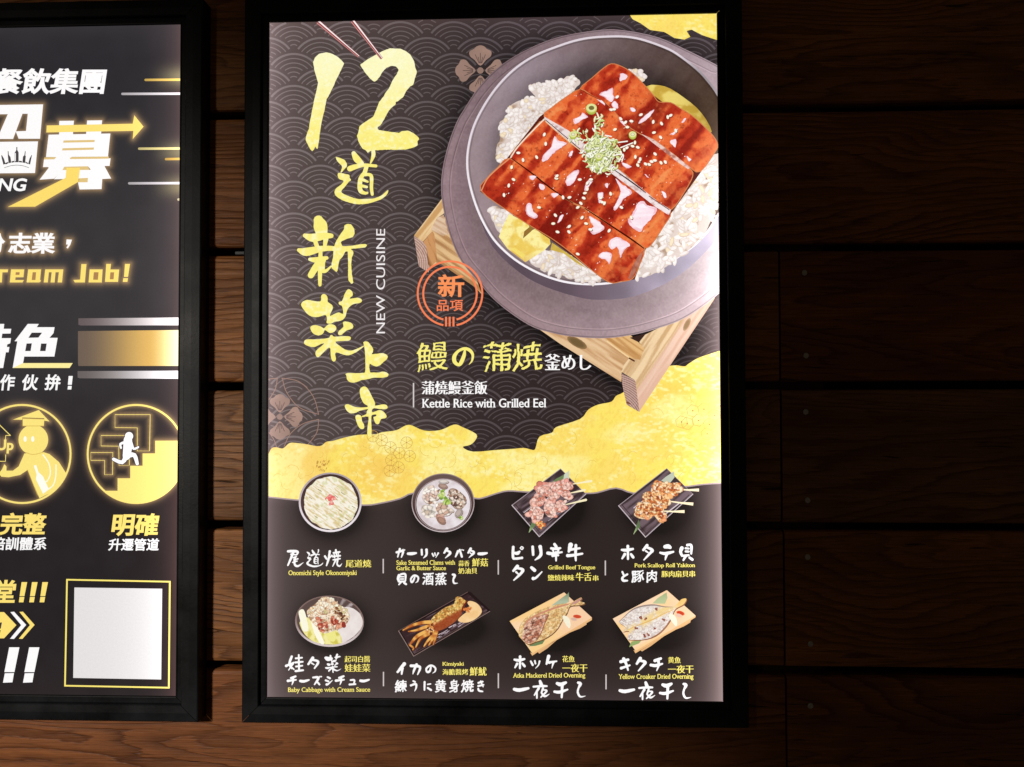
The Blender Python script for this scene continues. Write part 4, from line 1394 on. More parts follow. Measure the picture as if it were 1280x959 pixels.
def board(p, D, top, lip, foot):
    p.fill(D(foot), (226, 176, 122))
    p.fill(D(lip), (236, 186, 128))
    p.field(D(top), 1.6, lambda x, y: mix(mix((250, 208, 142), (250, 214, 176), sm(.3, .7, fbm((x * .5 + y) / 5, x / 40, 4, 2))), (248, 206, 166), sm(-10, 30, x - p._mid)))


LAYER['v'] = TOP
d = pic()      # mackerel
d._mid = 690
D = lambda q: Z(630, 730, S, q)
board(d, D, [(68, 455), (735, 105), (1075, 415), (345, 850)], [(345, 848), (1075, 412), (1075, 445), (900, 545), (600, 710), (345, 880), (320, 840)], [(410, 830), (600, 715), (1010, 480), (1010, 500), (930, 548), (700, 640), (530, 790), (430, 855)])
d.fill(D([(580, 265), (640, 220), (780, 120), (793, 100), (795, 220), (720, 260)]), lambda x, y: mix((120, 138, 104), (176, 188, 160), sm(740, 752, y)))
d.fill(D([(300, 765), (350, 720), (500, 690), (470, 735), (380, 760)]), (112, 134, 88))
fish = [(180, 620), (190, 520), (250, 430), (340, 370), (460, 310), (580, 270), (700, 245), (790, 240), (830, 230), (880, 200), (945, 165), (950, 190), (925, 215), (985, 232), (975, 250), (900, 265), (830, 270), (795, 290), (770, 360), (720, 430), (660, 540), (580, 620), (480, 680), (380, 710), (290, 740), (200, 660)]
d.fill(np.array(D(fish)) + (.8, 1.2), (122, 82, 54), 2)
d.field(D(fish), 1.1, lambda x, y: mix(cells([(238, 202, 142), (226, 184, 122), (244, 214, 164), (210, 162, 104)], 1.6, 7, 2.2, -.55, .22)(x, y), (172, 112, 88), .7 * sm(6, -2, (x - 649) * .42 + (y - 775) * .91 + 14)), smooth=2)
d.field(D([(230, 620), (245, 520), (330, 430), (430, 390), (530, 365), (545, 400), (500, 480), (470, 570), (430, 640), (380, 700), (290, 735), (215, 665)]), 1.0, cells([(214, 160, 134), (176, 106, 84), (234, 196, 174), (150, 84, 66), (206, 142, 114), (226, 180, 156)], 2.6, 5, 1.8, -.5, .45), smooth=2)
d.stroke(D([(790, 250), (640, 290), (500, 340), (330, 420), (250, 500)]), [1.4, 2.2, 2.2, 2.0, 1.2], (206, 140, 112))
d.stroke(D([(545, 390), (500, 480), (460, 590), (400, 690)]), 1.0, (150, 84, 60))
d.stroke(D([(840, 245), (900, 215), (940, 180)]), [2, 3, 1.2], (196, 146, 136))
d.fill(D([(715, 395), (760, 395), (800, 430), (815, 500), (800, 545), (770, 520), (730, 450)]), (246, 240, 214), 3)
d.ell(*D([(895, 402)])[0], 5.4, 2.4, .1, (206, 74, 48), (226, 110, 76))
d.ell(*D([(855, 435)])[0], 4.4, 2.2, .2, (216, 178, 162), (236, 196, 160))
done(d, 'dried_mackerel_dish_picture', MAIN, PM, SHEET)

LAYER['v'] = TOP
d = pic()      # croaker
d._mid = 822
D = lambda q: Z(765, 730, S, q)
board(d, D, [(10, 430), (672, 82), (1025, 395), (290, 825)], [(290, 822), (1025, 392), (1025, 415), (850, 530), (560, 690), (288, 855), (265, 815)], [(350, 820), (560, 690), (965, 455), (960, 480), (880, 528), (700, 600), (480, 765), (370, 832)])
d.fill(D([(495, 245), (560, 180), (670, 108), (680, 180), (650, 250)]), lambda x, y: mix((158, 172, 122), (186, 196, 150), sm(742, 752, y)))
d.fill(D([(210, 780), (240, 710), (370, 690), (330, 735)]), (150, 170, 106))
fish = [(80, 465), (150, 420), (210, 350), (290, 300), (400, 270), (520, 262), (640, 285), (740, 285), (800, 250), (850, 195), (910, 185), (905, 220), (870, 265), (800, 300), (760, 340), (720, 440), (660, 530), (580, 610), (480, 665), (350, 690), (200, 685), (195, 640), (210, 580), (130, 590), (170, 540), (120, 500)]
d.fill(np.array(D(fish)) + (.8, 1.1), (146, 88, 60), 2)


def croak(x, y):
    c = cells([(238, 228, 220), (222, 208, 200), (240, 232, 226), (212, 196, 188)], 1.5, 7, 1.6, -.35, .10)(x, y)
    c = mix(c, (240, 206, 130), .85 * np.exp(-(((x - 806) * .5 + (y - 777) * .87) / 5.5) ** 2) * sm(.3, .55, fbm(x / 7, y / 7, 3)))
    c = mix(c, (146, 122, 112), .5 * np.exp(-((y - 757 + .0 * x) / 2.5) ** 2) * sm(840, 800, x))
    return mix(c, (232, 186, 104), sm(842, 850, x) * .8)


d.field(D(fish), 1.0, croak, smooth=2)
d.stroke(D([(90, 465), (210, 352), (290, 302), (400, 272), (520, 264), (640, 286), (740, 288)]), [.6, 1.2, 1.6, 1.8, 1.6, 1.2, .6], (150, 132, 124))
d.stroke(D([(480, 664), (580, 610), (660, 530), (715, 440)]), [.6, 1.4, 1.6, .6], (166, 120, 96))
d.stroke(D([(150, 590), (300, 520), (480, 450), (640, 370), (760, 320)]), [.5, 1, 1.4, 1.2, .6], (226, 182, 104))
blobs(d, D([(540, 315), (350, 415), (640, 455), (400, 640), (440, 630), (300, 545), (520, 550), (420, 425)]), 2.1, [(150, 84, 70), (176, 110, 84), (120, 60, 56)], 4, 4)
d.fill(D([(695, 385), (740, 375), (785, 420), (800, 490), (785, 525), (750, 490), (715, 440)]), (244, 240, 216), 3)
d.ell(*D([(840, 365)])[0], 5.4, 2.8, .3, (200, 62, 34), (226, 104, 60))
d.ell(*D([(820, 395)])[0], 4.6, 2.4, .3, (226, 190, 170), (240, 190, 150))
d.stroke(ellipse(*D([(145, 450)])[0], 1.5, 1.3, 0, 9), .5, (120, 104, 100), closed=True, smooth=0)
d.stroke(ellipse(*D([(230, 655)])[0], 2.0, 1.8, 0, 9), .5, (120, 104, 100), closed=True, smooth=0)
done(d, 'dried_croaker_dish_picture', MAIN, PM, SHEET)

# ------------------------------------------------------------------ lettering of the menu
LAYER['v'] = TOP + 60


def goldink(x, y):
    c = mix((254, 250, 196), (253, 241, 132), sm(70, 190, y))
    c = mix(c, (250, 230, 120), .45 * sm(.5, .72, fbm(x / 5, y / 3.4, 4, 3)) * sm(60, 170, y))
    return mix(c, (255, 253, 214), .6 * sm(.55, .72, fbm(x / 3.4, y / 2.6, 14, 2)))


def brushpoly(p, P, seed=1, amp=.28):
    p.field(rough(P, amp, 1.6, seed), 1.8, goldink)


t = pic()
one = Z(375, 20, 8, [(130, 460), (150, 415), (190, 380), (260, 366), (320, 380), (380, 415), (440, 475), (400, 560), (360, 640), (330, 710), (285, 800), (265, 830), (255, 880), (240, 960), (232, 980), (215, 1050), (205, 1120), (192, 1200), (190, 1250), (180, 1300), (172, 1335), (160, 1320), (150, 1305), (140, 1332), (122, 1355), (100, 1330), (80, 1290), (65, 1260), (55, 1235), (65, 1190), (90, 1120), (100, 1050), (115, 970), (150, 800), (165, 740), (180, 670), (165, 620), (145, 560)])
two = Z(375, 20, 8, [(600, 490), (680, 430), (760, 385), (830, 350), (900, 325), (1000, 330), (1060, 355), (1100, 390), (1140, 460), (1150, 520), (1165, 560), (1140, 640), (1130, 690), (1100, 705), (1060, 750), (1030, 810), (980, 850), (950, 860), (955, 885), (920, 910), (880, 955), (850, 1010), (830, 1050), (800, 1095), (770, 1115), (780, 1140), (900, 1160), (990, 1170), (1020, 1150), (1080, 1148), (1120, 1165), (1160, 1195), (1190, 1228), (1170, 1255), (1172, 1295), (1120, 1320), (1060, 1335), (1000, 1338), (850, 1338), (740, 1345), (700, 1350), (675, 1370), (660, 1345), (620, 1325), (595, 1285), (580, 1250), (575, 1220), (565, 1200), (580, 1175), (585, 1140), (590, 1105), (620, 1080), (650, 1060), (680, 1040), (730, 1010), (750, 960), (770, 910), (790, 860), (830, 810), (850, 770), (890, 720), (920, 650), (960, 590), (985, 540), (960, 508), (910, 500), (860, 520), (820, 560), (800, 600), (770, 640), (740, 660), (700, 630), (650, 570), (610, 510)])
brushpoly(t, one, 1, .4)
brushpoly(t, two, 2, .45)
done(t, 'brush_numeral_lettering', MAIN, PM, SHEET)

t = pic()
K = lambda q: Z(400, 180, 12.79, q)
brushpoly(t, cat(K([(245, 205), (370, 245), (410, 280), (430, 330), (420, 370), (380, 410), (335, 465), (325, 450), (350, 380), (340, 340), (290, 295)]), 2))
brushpoly(t, cat(K([(285, 465), (310, 460), (430, 485), (460, 490), (475, 520), (470, 545), (495, 570), (490, 585), (460, 600), (420, 655), (370, 710), (335, 765), (400, 810), (500, 850), (600, 878), (700, 880), (850, 870), (920, 850), (980, 820), (1030, 780), (1080, 735), (1090, 750), (1060, 815), (980, 880), (900, 910), (810, 940), (700, 960), (560, 958), (400, 915), (280, 855), (235, 800), (230, 760), (250, 715), (290, 680), (340, 645), (375, 600), (365, 580), (310, 565), (280, 520)]), 2))
for q, w in (([(475, 395), (560, 365), (700, 338), (890, 352)], [90, 80, 55, 48]), ([(535, 150), (585, 240), (660, 310)], [70, 110, 80]), ([(848, 120), (848, 190), (805, 305)], [62, 62, 24]), ([(740, 360), (705, 480)], [66, 70]), ([(690, 492), (780, 490), (820, 530), (818, 700), (832, 805)], [50, 52, 58, 54, 48]),
             ([(690, 480), (645, 560), (632, 690), (655, 760), (720, 786), (750, 782)], [60, 72, 74, 70, 46, 40]), ([(690, 575), (758, 604)], [50, 34]), ([(650, 665), (745, 688)], [50, 40])):
    t.stroke(K(q), np.array(w) / 12.79, goldink)
DAO = (t.v[:], t.f[:], t.n)
K = lambda q: Z(360, 265, 10.66, q)
for q, w in (([(405, 110), (430, 180), (450, 290)], [130, 184, 150]), ([(225, 312), (330, 342), (480, 318), (575, 316)], [55, 110, 90, 62]), ([(362, 390), (395, 480)], [56, 60]), ([(505, 345), (488, 460)], [70, 44]), ([(145, 505), (240, 530), (420, 492), (560, 482), (640, 492)], [50, 110, 82, 66, 60]),
             ([(435, 490), (428, 700), (425, 950), (430, 975)], [46, 62, 46, 30]), ([(290, 628), (380, 636), (515, 610)], [44, 74, 48]), ([(450, 640), (370, 735), (305, 840)], [110, 92, 84]), ([(470, 680), (450, 755), (500, 785), (572, 722)], [50, 90, 46, 22])):
    t.stroke(K(q), np.array(w) / 10.66, goldink)
brushpoly(t, K([(750, 180), (790, 155), (840, 165), (880, 220), (885, 290), (860, 335), (790, 355), (720, 385), (700, 400), (725, 455), (850, 450), (960, 430), (1030, 425), (1055, 440), (1030, 470), (900, 485), (830, 490), (870, 525), (870, 560), (850, 600), (840, 700), (850, 830), (870, 940), (845, 958), (805, 910), (800, 850), (800, 700), (795, 520), (760, 530), (730, 590), (685, 640), (670, 700), (660, 780), (645, 800), (580, 745), (580, 680), (600, 600), (605, 500), (625, 420), (650, 370), (700, 290), (745, 230)]), 3)
K = lambda q: Z(360, 355, 10.66, q)
n_cai = len(t.v)
f_cai, v_cai = len(t.f), t.n
for q in ([(175, 275), (200, 230), (260, 208), (330, 220), (435, 230), (440, 160), (470, 128), (510, 145), (530, 190), (525, 235), (575, 265), (600, 315), (565, 390), (560, 425), (620, 395), (680, 375), (735, 400), (725, 310), (715, 285), (680, 270), (675, 235), (720, 225), (750, 140), (780, 85), (810, 65), (850, 95), (865, 145), (825, 180), (830, 195), (920, 180), (970, 195), (985, 220), (960, 250), (870, 265), (820, 300), (790, 340), (775, 390), (770, 420), (740, 465), (690, 490), (620, 500), (580, 525), (515, 520), (520, 470), (505, 410), (440, 425), (370, 440), (280, 415), (220, 350)],
          [(300, 570), (340, 545), (400, 550), (450, 570), (480, 590), (520, 545), (575, 530), (625, 550), (648, 585), (620, 630), (570, 650), (530, 635), (490, 605), (470, 655), (410, 683), (340, 660), (305, 610)],
          [(730, 510), (760, 495), (840, 515), (870, 560), (850, 595), (780, 615), (720, 670), (690, 682), (665, 660), (680, 620), (740, 570)],
          [(215, 770), (240, 735), (350, 735), (480, 725), (555, 710), (560, 680), (590, 675), (608, 700), (720, 692), (820, 695), (838, 720), (820, 750), (760, 755), (630, 765), (680, 815), (760, 870), (830, 885), (900, 868), (1005, 820), (1010, 830), (900, 910), (800, 948), (730, 935), (635, 905), (632, 960), (640, 1000), (620, 1030), (590, 1020), (570, 960), (565, 860), (540, 845), (470, 910), (420, 960), (395, 975), (375, 955), (365, 910), (400, 860), (490, 785), (430, 800), (350, 838), (280, 825), (225, 800)]):
    brushpoly(t, cat(K(q), 2), 4, .2)
CAI = (t.v[n_cai:], [tuple(i - v_cai for i in f) for f in t.f[f_cai:]])
brushpoly(t, Z(400, 415, 12.79, [(690, 160), (720, 145), (770, 155), (830, 230), (850, 280), (845, 320), (820, 355), (900, 345), (1000, 335), (1060, 355), (1085, 390), (1070, 430), (1010, 480), (960, 530), (905, 550), (850, 535), (790, 500), (785, 560), (800, 645), (940, 645), (1000, 628), (1060, 640), (1100, 675), (1080, 710), (1000, 728), (860, 725), (760, 750), (660, 765), (590, 795), (530, 808), (460, 790), (430, 750), (420, 685), (400, 668), (440, 650), (600, 655), (715, 650), (725, 600), (725, 400), (710, 250)]), 5)
for q in ([(635, 180), (645, 130), (690, 100), (740, 110), (780, 160), (830, 260), (870, 340), (885, 385), (875, 410), (1000, 385), (1060, 395), (1080, 430), (1060, 460), (950, 460), (870, 445), (830, 470), (835, 515), (900, 490), (960, 475), (1020, 505), (1065, 570), (1050, 605), (1010, 612), (970, 625), (945, 690), (915, 705), (880, 680), (850, 590), (865, 585), (905, 565), (895, 545), (850, 550), (820, 570), (820, 700), (825, 870), (790, 900), (755, 860), (765, 700), (775, 580), (680, 590), (660, 575), (745, 540), (745, 490), (775, 460), (640, 485), (570, 520), (490, 528), (430, 490), (395, 420), (405, 392), (450, 382), (530, 415), (620, 435), (740, 430), (770, 410), (700, 370), (650, 270)],
          [(565, 580), (590, 550), (640, 555), (665, 590), (670, 650), (700, 700), (710, 755), (690, 778), (650, 778), (605, 720), (575, 630)]):
    brushpoly(t, cat(Z(400, 475, 12.79, q), 2), 6, .2)
done(t, 'gold_brush_lettering', MAIN, PM, SHEET)

t = pic()      # chopsticks over the numeral
for q in ([(176, 60), (585, 408)], [(522, 52), (815, 430)]):
    a, b = np.array(Z(375, 20, 8, q))
    n = np.array([-(b - a)[1], (b - a)[0]]) / np.hypot(*(b - a))
    t.stroke([a, b], [5.6, 3.4], (146, 58, 58), smooth=0, cap=False)
    t.stroke([a - n * 1.2, b - n * .8], [1.9, .8], (255, 246, 244), smooth=0, cap=False)
    t.stroke([a + n * 1.9, b + n * 1.0], [1.0, .6], (206, 150, 146), smooth=0, cap=False)
done(t, 'chopsticks_picture', MAIN, PM, SHEET)

WHT = (255, 252, 252)
GLD = (253, 236, 118)
t = pic()
line(t, 'NEW CUISINE', 470, 481.2, 286, 416.5, (244, 238, 238), bold=(0, 0), rot90=True)
done(t, 'lettering', MAIN, PM, SHEET)
LAYER['v'] = TOP + 160
t = pic()      # red stamp
ORG = (250, 132, 88)
for r_ in (40.3, 33.4):
    a = 8.3 / r_
    t.stroke(ellipse(562.2, 367, r_, r_, 0, 60, math.pi / 2 + a, math.pi / 2 - a + 2 * math.pi - .0001), 2.4, ORG, smooth=0, cap=False)
line(t, '新', 546.7, 580, 343, 371.6, (253, 150, 92), bold=(.022, .022))
line(t, '品項', 545.7, 578.6, 375, 389, ORG, bold=(.012, .012))
for x in (557.3, 561.8, 566.6):
    t.stroke([(x, 396), (x, 408)], 2.5, ORG, smooth=0, cap=False)
done(t, 'round_stamp', MAIN, PM, SHEET)


def put(items, poster=MAIN, mat=None, sh=None):
    for it in items:
        LAYER['v'] = TOP + 170
        p = pic()
        line(p, *it[:6], **it[6])
        done(p, 'lettering', poster, mat or PM, sh or SHEET)


BR = dict(bold=(.040, .030), brush=.055, rise=.07)
BS = dict(bold=(.026, .018), brush=.05, rise=.06)
SF = dict(bold=(.034, -.006))
SF2 = dict(bold=(.028, -.004))
LT = dict(bold=(.020, .004), serif=.05)
put([('鰻', 520.3, 559.7, 427, 465, (252, 240, 128), dict(bold=(.001, -.003), brush=.05, rise=.07, seed=3)), ('蒲', 602.8, 639.4, 427, 465, (252, 240, 128), dict(bold=(.008, .002), brush=.06, rise=.07, seed=5)), ('焼', 639.8, 677.8, 427, 464.6, (252, 240, 128), dict(bold=(.008, .002), brush=.06, rise=.07, seed=6))])
t = pic()
t.stroke(Z(510, 420, 5.333, [(378, 92), (372, 130), (352, 178), (335, 192), (310, 172), (308, 135), (335, 100), (375, 84), (410, 95), (430, 125), (425, 165), (405, 190)]), np.array([12, 24, 26, 20, 26, 26, 18, 20, 22, 18, 12, 3]) / 5.333, (252, 240, 128))
done(t, 'lettering', MAIN, PM, SHEET)
t = pic()
t.stroke([(516.8, 478.5), (516.8, 509)], 1.7, (214, 206, 206), smooth=0, cap=False)
done(t, 'divider_line', MAIN, PM, SHEET)
for x, a, b in ((479.2, 698, 716), (622.8, 700, 718), (756.6, 701, 719.5), (479.6, 839, 857), (623, 841.5, 860), (757.6, 843.5, 862)):
    t = pic()
    t.stroke([(x, a), (x, b)], 1.6, (206, 196, 194), smooth=0, cap=False)
    done(t, 'divider_line', MAIN, PM, SHEET)
put([('釜めし', 679.7, 739, 442.5, 462.8, WHT, SF), ('蒲燒鰻釜飯', 526.5, 609.4, 476, 492.8, WHT, dict(bold=(.032, -.010))), ('Kettle Rice with Grilled Eel', 527.4, 682.5, 498.2, 509.4, WHT, LT),
     ('尾道燒', 432, 464.3, 699, 708.5, GLD, SF2), ('Onomichi Style Okonomiyaki', 361, 446.3, 712, 719.9, GLD, LT),
     ('Sake Steamed Clams with', 495.6, 569, 699.8, 705.6, GLD, LT), ('Garlic & Butter Sauce', 495.6, 557.4, 706.8, 712.3, GLD, LT),
     ('酒', 527.8, 542.2, 715.4, 731, WHT, dict(BS, seed=13)), ('蒸', 544, 558.4, 715.2, 731.5, WHT, dict(BS, seed=26)), ('蒜香', 573, 587, 700.4, 707.6, GLD, SF2), ('鮮菇', 589.8, 610, 697.7, 707.8, GLD, SF2), ('奶油貝', 572.8, 596.6, 709.4, 717, GLD, SF2),
     ('Grilled Beef Tongue', 685, 744, 706.7, 713.4, GLD, LT), ('鹽燒辣味', 684.6, 718, 718.5, 726, GLD, SF2),
     ('牛舌', 719.3, 739.6, 716, 726.4, GLD, SF2), ('串', 741, 748, 719.3, 726.4, GLD, SF2),
     ('Pork Scallop Roll Yakiton', 793, 869, 704.5, 711.2, GLD, LT), ('豚', 789.2, 805.4, 713, 729, WHT, dict(BS, seed=17)), ('肉', 808, 821.4, 713, 729, WHT, dict(BS, seed=27)), ('豚肉扇貝串', 826.8, 869, 714, 722, GLD, SF2),
     ('起司白醬', 431, 463, 819, 827, GLD, SF2), ('娃娃菜', 431, 463.5, 829, 839, GLD, SF2), ('Baby Cabbage with Cream Sauce', 360.7, 463, 858, 865.6, GLD, LT),
     ('Kimiyaki', 553, 580, 827, 833.2, GLD, LT), ('海膽醬烤', 553, 585.4, 835.8, 843.2, GLD, SF2), ('鮮魷', 587, 608.4, 833.6, 844.3, GLD, SF2), ('練', 493.5, 508.6, 849, 864.8, WHT, dict(BS, seed=21)), ('黄', 543.6, 558, 849, 865.3, WHT, dict(BS, seed=29)), ('身', 561.5, 574, 849, 865.3, WHT, dict(BS, seed=30)), ('焼', 576, 592.4, 849, 865.3, WHT, dict(BS, seed=31)),
     ('花魚', 702.7, 718.5, 819.8, 827.8, GLD, SF2), ('一夜干', 702.9, 734.4, 830, 840.4, GLD, SF2), ('Atka Mackerel Dried Overning', 641.2, 731.6, 841.2, 848.9, GLD, LT),
     ('黄魚', 835, 851.2, 821.8, 829.7, GLD, SF2), ('一夜干', 835, 867.3, 832, 842.3, GLD, SF2), ('Yellow Croaker Dried Overning', 773.2, 867, 843, 851.1, GLD, LT)])


def hand(x0, y0, s, strokes):
    """hand-brushed white lettering, each stroke (points, widths)"""
    LAYER['v'] = TOP + 170
    p = pic()
    for i, (q, w) in enumerate(strokes):
        P = np.array(Z(x0, y0, s, q))
        W_ = np.full(len(q), float(w)) if np.ndim(w) == 0 else np.array(w, float)
        if len(P) == 1:
            p.ell(P[0, 0], P[0, 1], W_[0] / s * .5, W_[0] / s * .62, .5, WHT, None, 10)
            continue
        k = 5
        Q, WW = cat(P, k, False), cat(np.stack([W_, W_], 1), k, False)[:, 0] / s
        WW = WW * (1 + .22 * (vn(np.arange(len(WW)) * .8, np.full(len(WW), i * 3.3), 4) - .5)) * .92
        p.stroke(Q, WW, WHT, smooth=0)
    done(p, 'lettering', MAIN, PM, SHEET)


def sh(st, dx, dy):
    return [([(x + dx, y + dy) for x, y in q], w) for q, w in st]


HC = (625, 675, 9.143)
hand(*HC, [([(150, 80), (148, 195), (175, 212), (250, 204)], [36, 32, 30, 30]), ([(155, 145), (195, 152), (222, 132)], [26, 44, 26]), ([(232, 92), (246, 76), (264, 90), (250, 108), (234, 96)], 15)])
hand(*HC, [([(372, 78), (378, 168)], [36, 30]), ([(458, 78), (468, 150), (452, 190), (400, 228)], [44, 38, 36, 14])])
hand(*HC, [([(622, 50), (642, 78)], [38, 34]), ([(585, 96), (640, 102), (688, 94)], [30, 36, 26]), ([(604, 118), (612, 138)], 22), ([(668, 114), (658, 138)], 22), ([(545, 150), (600, 156), (706, 140)], [44, 34, 24]), ([(602, 180), (664, 175)], [34, 26]), ([(638, 140), (640, 238)], [26, 20])])
hand(*HC, [([(806, 58), (786, 132)], [64, 30]), ([(800, 112), (910, 96)], [34, 26]), ([(772, 180), (830, 176), (940, 158)], [38, 38, 24]), ([(866, 62), (862, 170), (866, 236)], [34, 30, 22])])
hand(*HC, [([(198, 300), (152, 352)], [46, 28]), ([(200, 322), (258, 338), (240, 380), (158, 458)], [26, 38, 34, 18]), ([(184, 366), (208, 388)], [24, 20])])
hand(*HC, [([(360, 316), (394, 346)], [40, 42]), ([(380, 440), (412, 430), (478, 364)], [42, 28, 16])])
HD = (765, 675, 9.143)
hand(*HD, [([(112, 116), (160, 120), (238, 106)], [30, 38, 30]), ([(180, 74), (182, 220)], [34, 28]), ([(146, 166), (116, 214)], [34, 26]), ([(216, 166), (242, 202)], [28, 34])])
hand(*HD, [([(400, 66), (358, 118)], [40, 30]), ([(404, 90), (460, 120), (436, 154), (364, 232)], [30, 38, 32, 16]), ([(386, 130), (412, 148)], [22, 18])])
hand(*HD, [([(606, 82), (640, 78), (664, 90)], [48, 54, 42]), ([(552, 150), (610, 160), (700, 140)], [26, 40, 26]), ([(630, 160), (616, 200), (608, 232)], [34, 28, 12])])
hand(*HD, [([(798, 98), (784, 140), (800, 186)], [50, 36, 28]), ([(862, 64), (906, 68), (906, 162)], [32, 32, 24]), ([(842, 100), (878, 104)], 24), ([(842, 136), (878, 138)], 24), ([(804, 186), (876, 180)], [26, 24]), ([(840, 192), (816, 236)], [34, 22]), ([(888, 208), (920, 230)], [28, 32])])
hand(*HD, [([(118, 368), (136, 410)], [26, 22]), ([(174, 396), (122, 430), (126, 466), (174, 468)], [24, 28, 32, 22])])
NIGHT = [[([(92, 490), (150, 500), (252, 480)], [40, 44, 32])],
         [([(386, 400), (400, 440)], [36, 44]), ([(312, 462), (400, 456), (462, 456)], [24, 30, 24]), ([(370, 482), (322, 558)], [30, 20]), ([(350, 520), (350, 592)], 20), ([(420, 480), (402, 530)], [28, 18]), ([(430, 500), (462, 512), (396, 582)], [18, 24, 16]), ([(402, 532), (440, 572), (492, 546)], [20, 26, 6])],
         [([(582, 426), (625, 438), (680, 416)], [40, 48, 34]), ([(552, 520), (610, 525), (700, 496)], [30, 40, 22]), ([(640, 430), (634, 584)], [36, 28])],
         [([(822, 418), (848, 432), (826, 480), (818, 530), (846, 578), (906, 570)], [34, 38, 24, 26, 22, 5])]]
for g in NIGHT:
    hand(765, 810, 9.143, g)
    hand(625, 810, 9.143, sh(g, 72, -20))
HH = (765, 810, 9.143)
hand(*HH, [([(102, 160), (184, 138)], [44, 32]), ([(106, 234), (202, 202)], [34, 24]), ([(134, 128), (164, 190), (184, 258)], [38, 34, 18])])
hand(*HH, [([(324, 124), (284, 184)], [46, 28]), ([(332, 150), (380, 166), (358, 204), (302, 266)], [32, 38, 32, 16])])
hand(*HH, [([(558, 126), (492, 150)], [34, 38]), ([(446, 200), (500, 206), (576, 186)], [34, 40, 22]), ([(530, 150), (535, 200), (512, 264)], [34, 30, 12])])
HG = (625, 810, 9.143)
hand(*HG, [([(166, 132), (215, 140), (278, 126)], [28, 36, 28]), ([(230, 98), (228, 230)], [32, 26]), ([(196, 180), (172, 222)], [30, 22]), ([(256, 176), (282, 208)], [26, 30])])
hand(*HG, [([(352, 152), (374, 194)], [24, 26]), ([(398, 148), (405, 178)], 22), ([(452, 152), (440, 194), (406, 232)], [22, 18, 7])])
hand(*HG, [([(556, 96), (532, 182)], [46, 24]), ([(562, 166), (646, 152)], [34, 20]), ([(610, 166), (592, 232)], [28, 9])])
HE = (350, 810, 9.846)
hand(*HE, [([(408, 112), (354, 188)], [44, 28]), ([(410, 136), (476, 160), (430, 238)], [30, 32, 22]), ([(396, 176), (424, 194)], [20, 16])])
CHI = [([(196, 338), (142, 358)], [30, 28]), ([(104, 392), (202, 380)], [34, 22]), ([(166, 358), (166, 400), (152, 442)], [30, 26, 9])]
BAR = [([(256, 394), (300, 398), (360, 382)], [38, 36, 24])]
hand(*HE, CHI)
hand(*HE, sh(CHI, 590, 0))
hand(*HE, BAR)
hand(*HE, sh(BAR, 738, 0))
hand(*HE, [([(412, 352), (478, 356), (430, 438)], [26, 34, 20]), ([(458, 400), (490, 438)], [24, 26]), ([(496, 342)], [18]), ([(514, 342)], [16])])
hand(*HE, [([(590, 348), (618, 362)], [26, 28]), ([(568, 388), (600, 400)], [26, 28]), ([(580, 438), (602, 430), (648, 388)], [32, 24, 9])])
hand(*HE, [([(872, 386), (918, 386), (914, 428)], [24, 24, 20]), ([(860, 440), (932, 436)], [26, 24])])
HB_ = (485, 675, 9.143)
for g in ([([(100, 136), (172, 122), (154, 192)], [30, 30, 16]), ([(136, 98), (112, 188)], [26, 18]), ([(172, 106)], [16]), ([(190, 110)], [15])], [([(230, 152), (275, 152), (322, 145)], [34, 38, 24])], [([(385, 108), (388, 164)], [28, 24]), ([(440, 108), (440, 164), (406, 202)], [32, 28, 9])],
          [([(506, 152), (520, 180)], 20), ([(535, 147), (540, 170)], 18), ([(574, 147), (546, 198)], [20, 7])], [([(674, 98), (642, 144)], [38, 22]), ([(680, 120), (712, 146), (656, 202)], [24, 32, 10])], [([(800, 126), (772, 188)], [34, 18]), ([(820, 112), (844, 188)], [26, 28]), ([(845, 110)], [15]), ([(862, 114)], [14])],
          [([(944, 98), (916, 144)], [36, 22]), ([(950, 120), (982, 142), (926, 198)], [22, 30, 10]), ([(940, 146), (958, 160)], 15)], [([(1036, 156), (1080, 156), (1130, 148)], [36, 38, 24])],
          [([(128, 400), (116, 440), (130, 468)], [40, 32, 28]), ([(152, 386), (198, 386), (200, 458)], [26, 26, 20]), ([(142, 415), (180, 415)], 18), ([(142, 441), (180, 441)], 18), ([(122, 470), (194, 468)], [24, 22]), ([(150, 476), (126, 504)], [22, 18]), ([(186, 486), (208, 500)], [24, 26])],
          [([(310, 410), (290, 460), (270, 480), (262, 440), (300, 400), (345, 420), (340, 465), (315, 485)], [16, 24, 20, 22, 22, 22, 18, 5])], [([(740, 392), (764, 402), (746, 450), (756, 490), (798, 490)], [28, 30, 22, 22, 5])]):
    hand(*HB_, g)
HF = (485, 815, 9.143)
for g in ([([(188, 130), (112, 222)], [48, 28]), ([(165, 182), (158, 246)], [36, 22])], [([(264, 152), (366, 166), (340, 252)], [38, 32, 16]), ([(328, 138), (300, 200), (286, 246)], [32, 28, 10])],
          [([(495, 150), (480, 210), (450, 225), (440, 185), (490, 148), (540, 175), (540, 215), (510, 238)], [16, 28, 24, 24, 22, 22, 18, 6])], [([(290, 326), (310, 336)], 22), ([(264, 376), (318, 360), (324, 400), (306, 442)], [26, 28, 22, 7])],
          [([(420, 338), (418, 428)], [28, 20]), ([(456, 365), (488, 360)], 18), ([(456, 406), (494, 430)], [22, 28])], [([(1034, 350), (1082, 336)], [26, 22]), ([(1034, 386), (1092, 372)], [26, 22]), ([(1060, 332), (1088, 394)], [20, 16]), ([(1032, 416), (1042, 440), (1082, 448)], [22, 24, 18])]):
    hand(*HF, g)


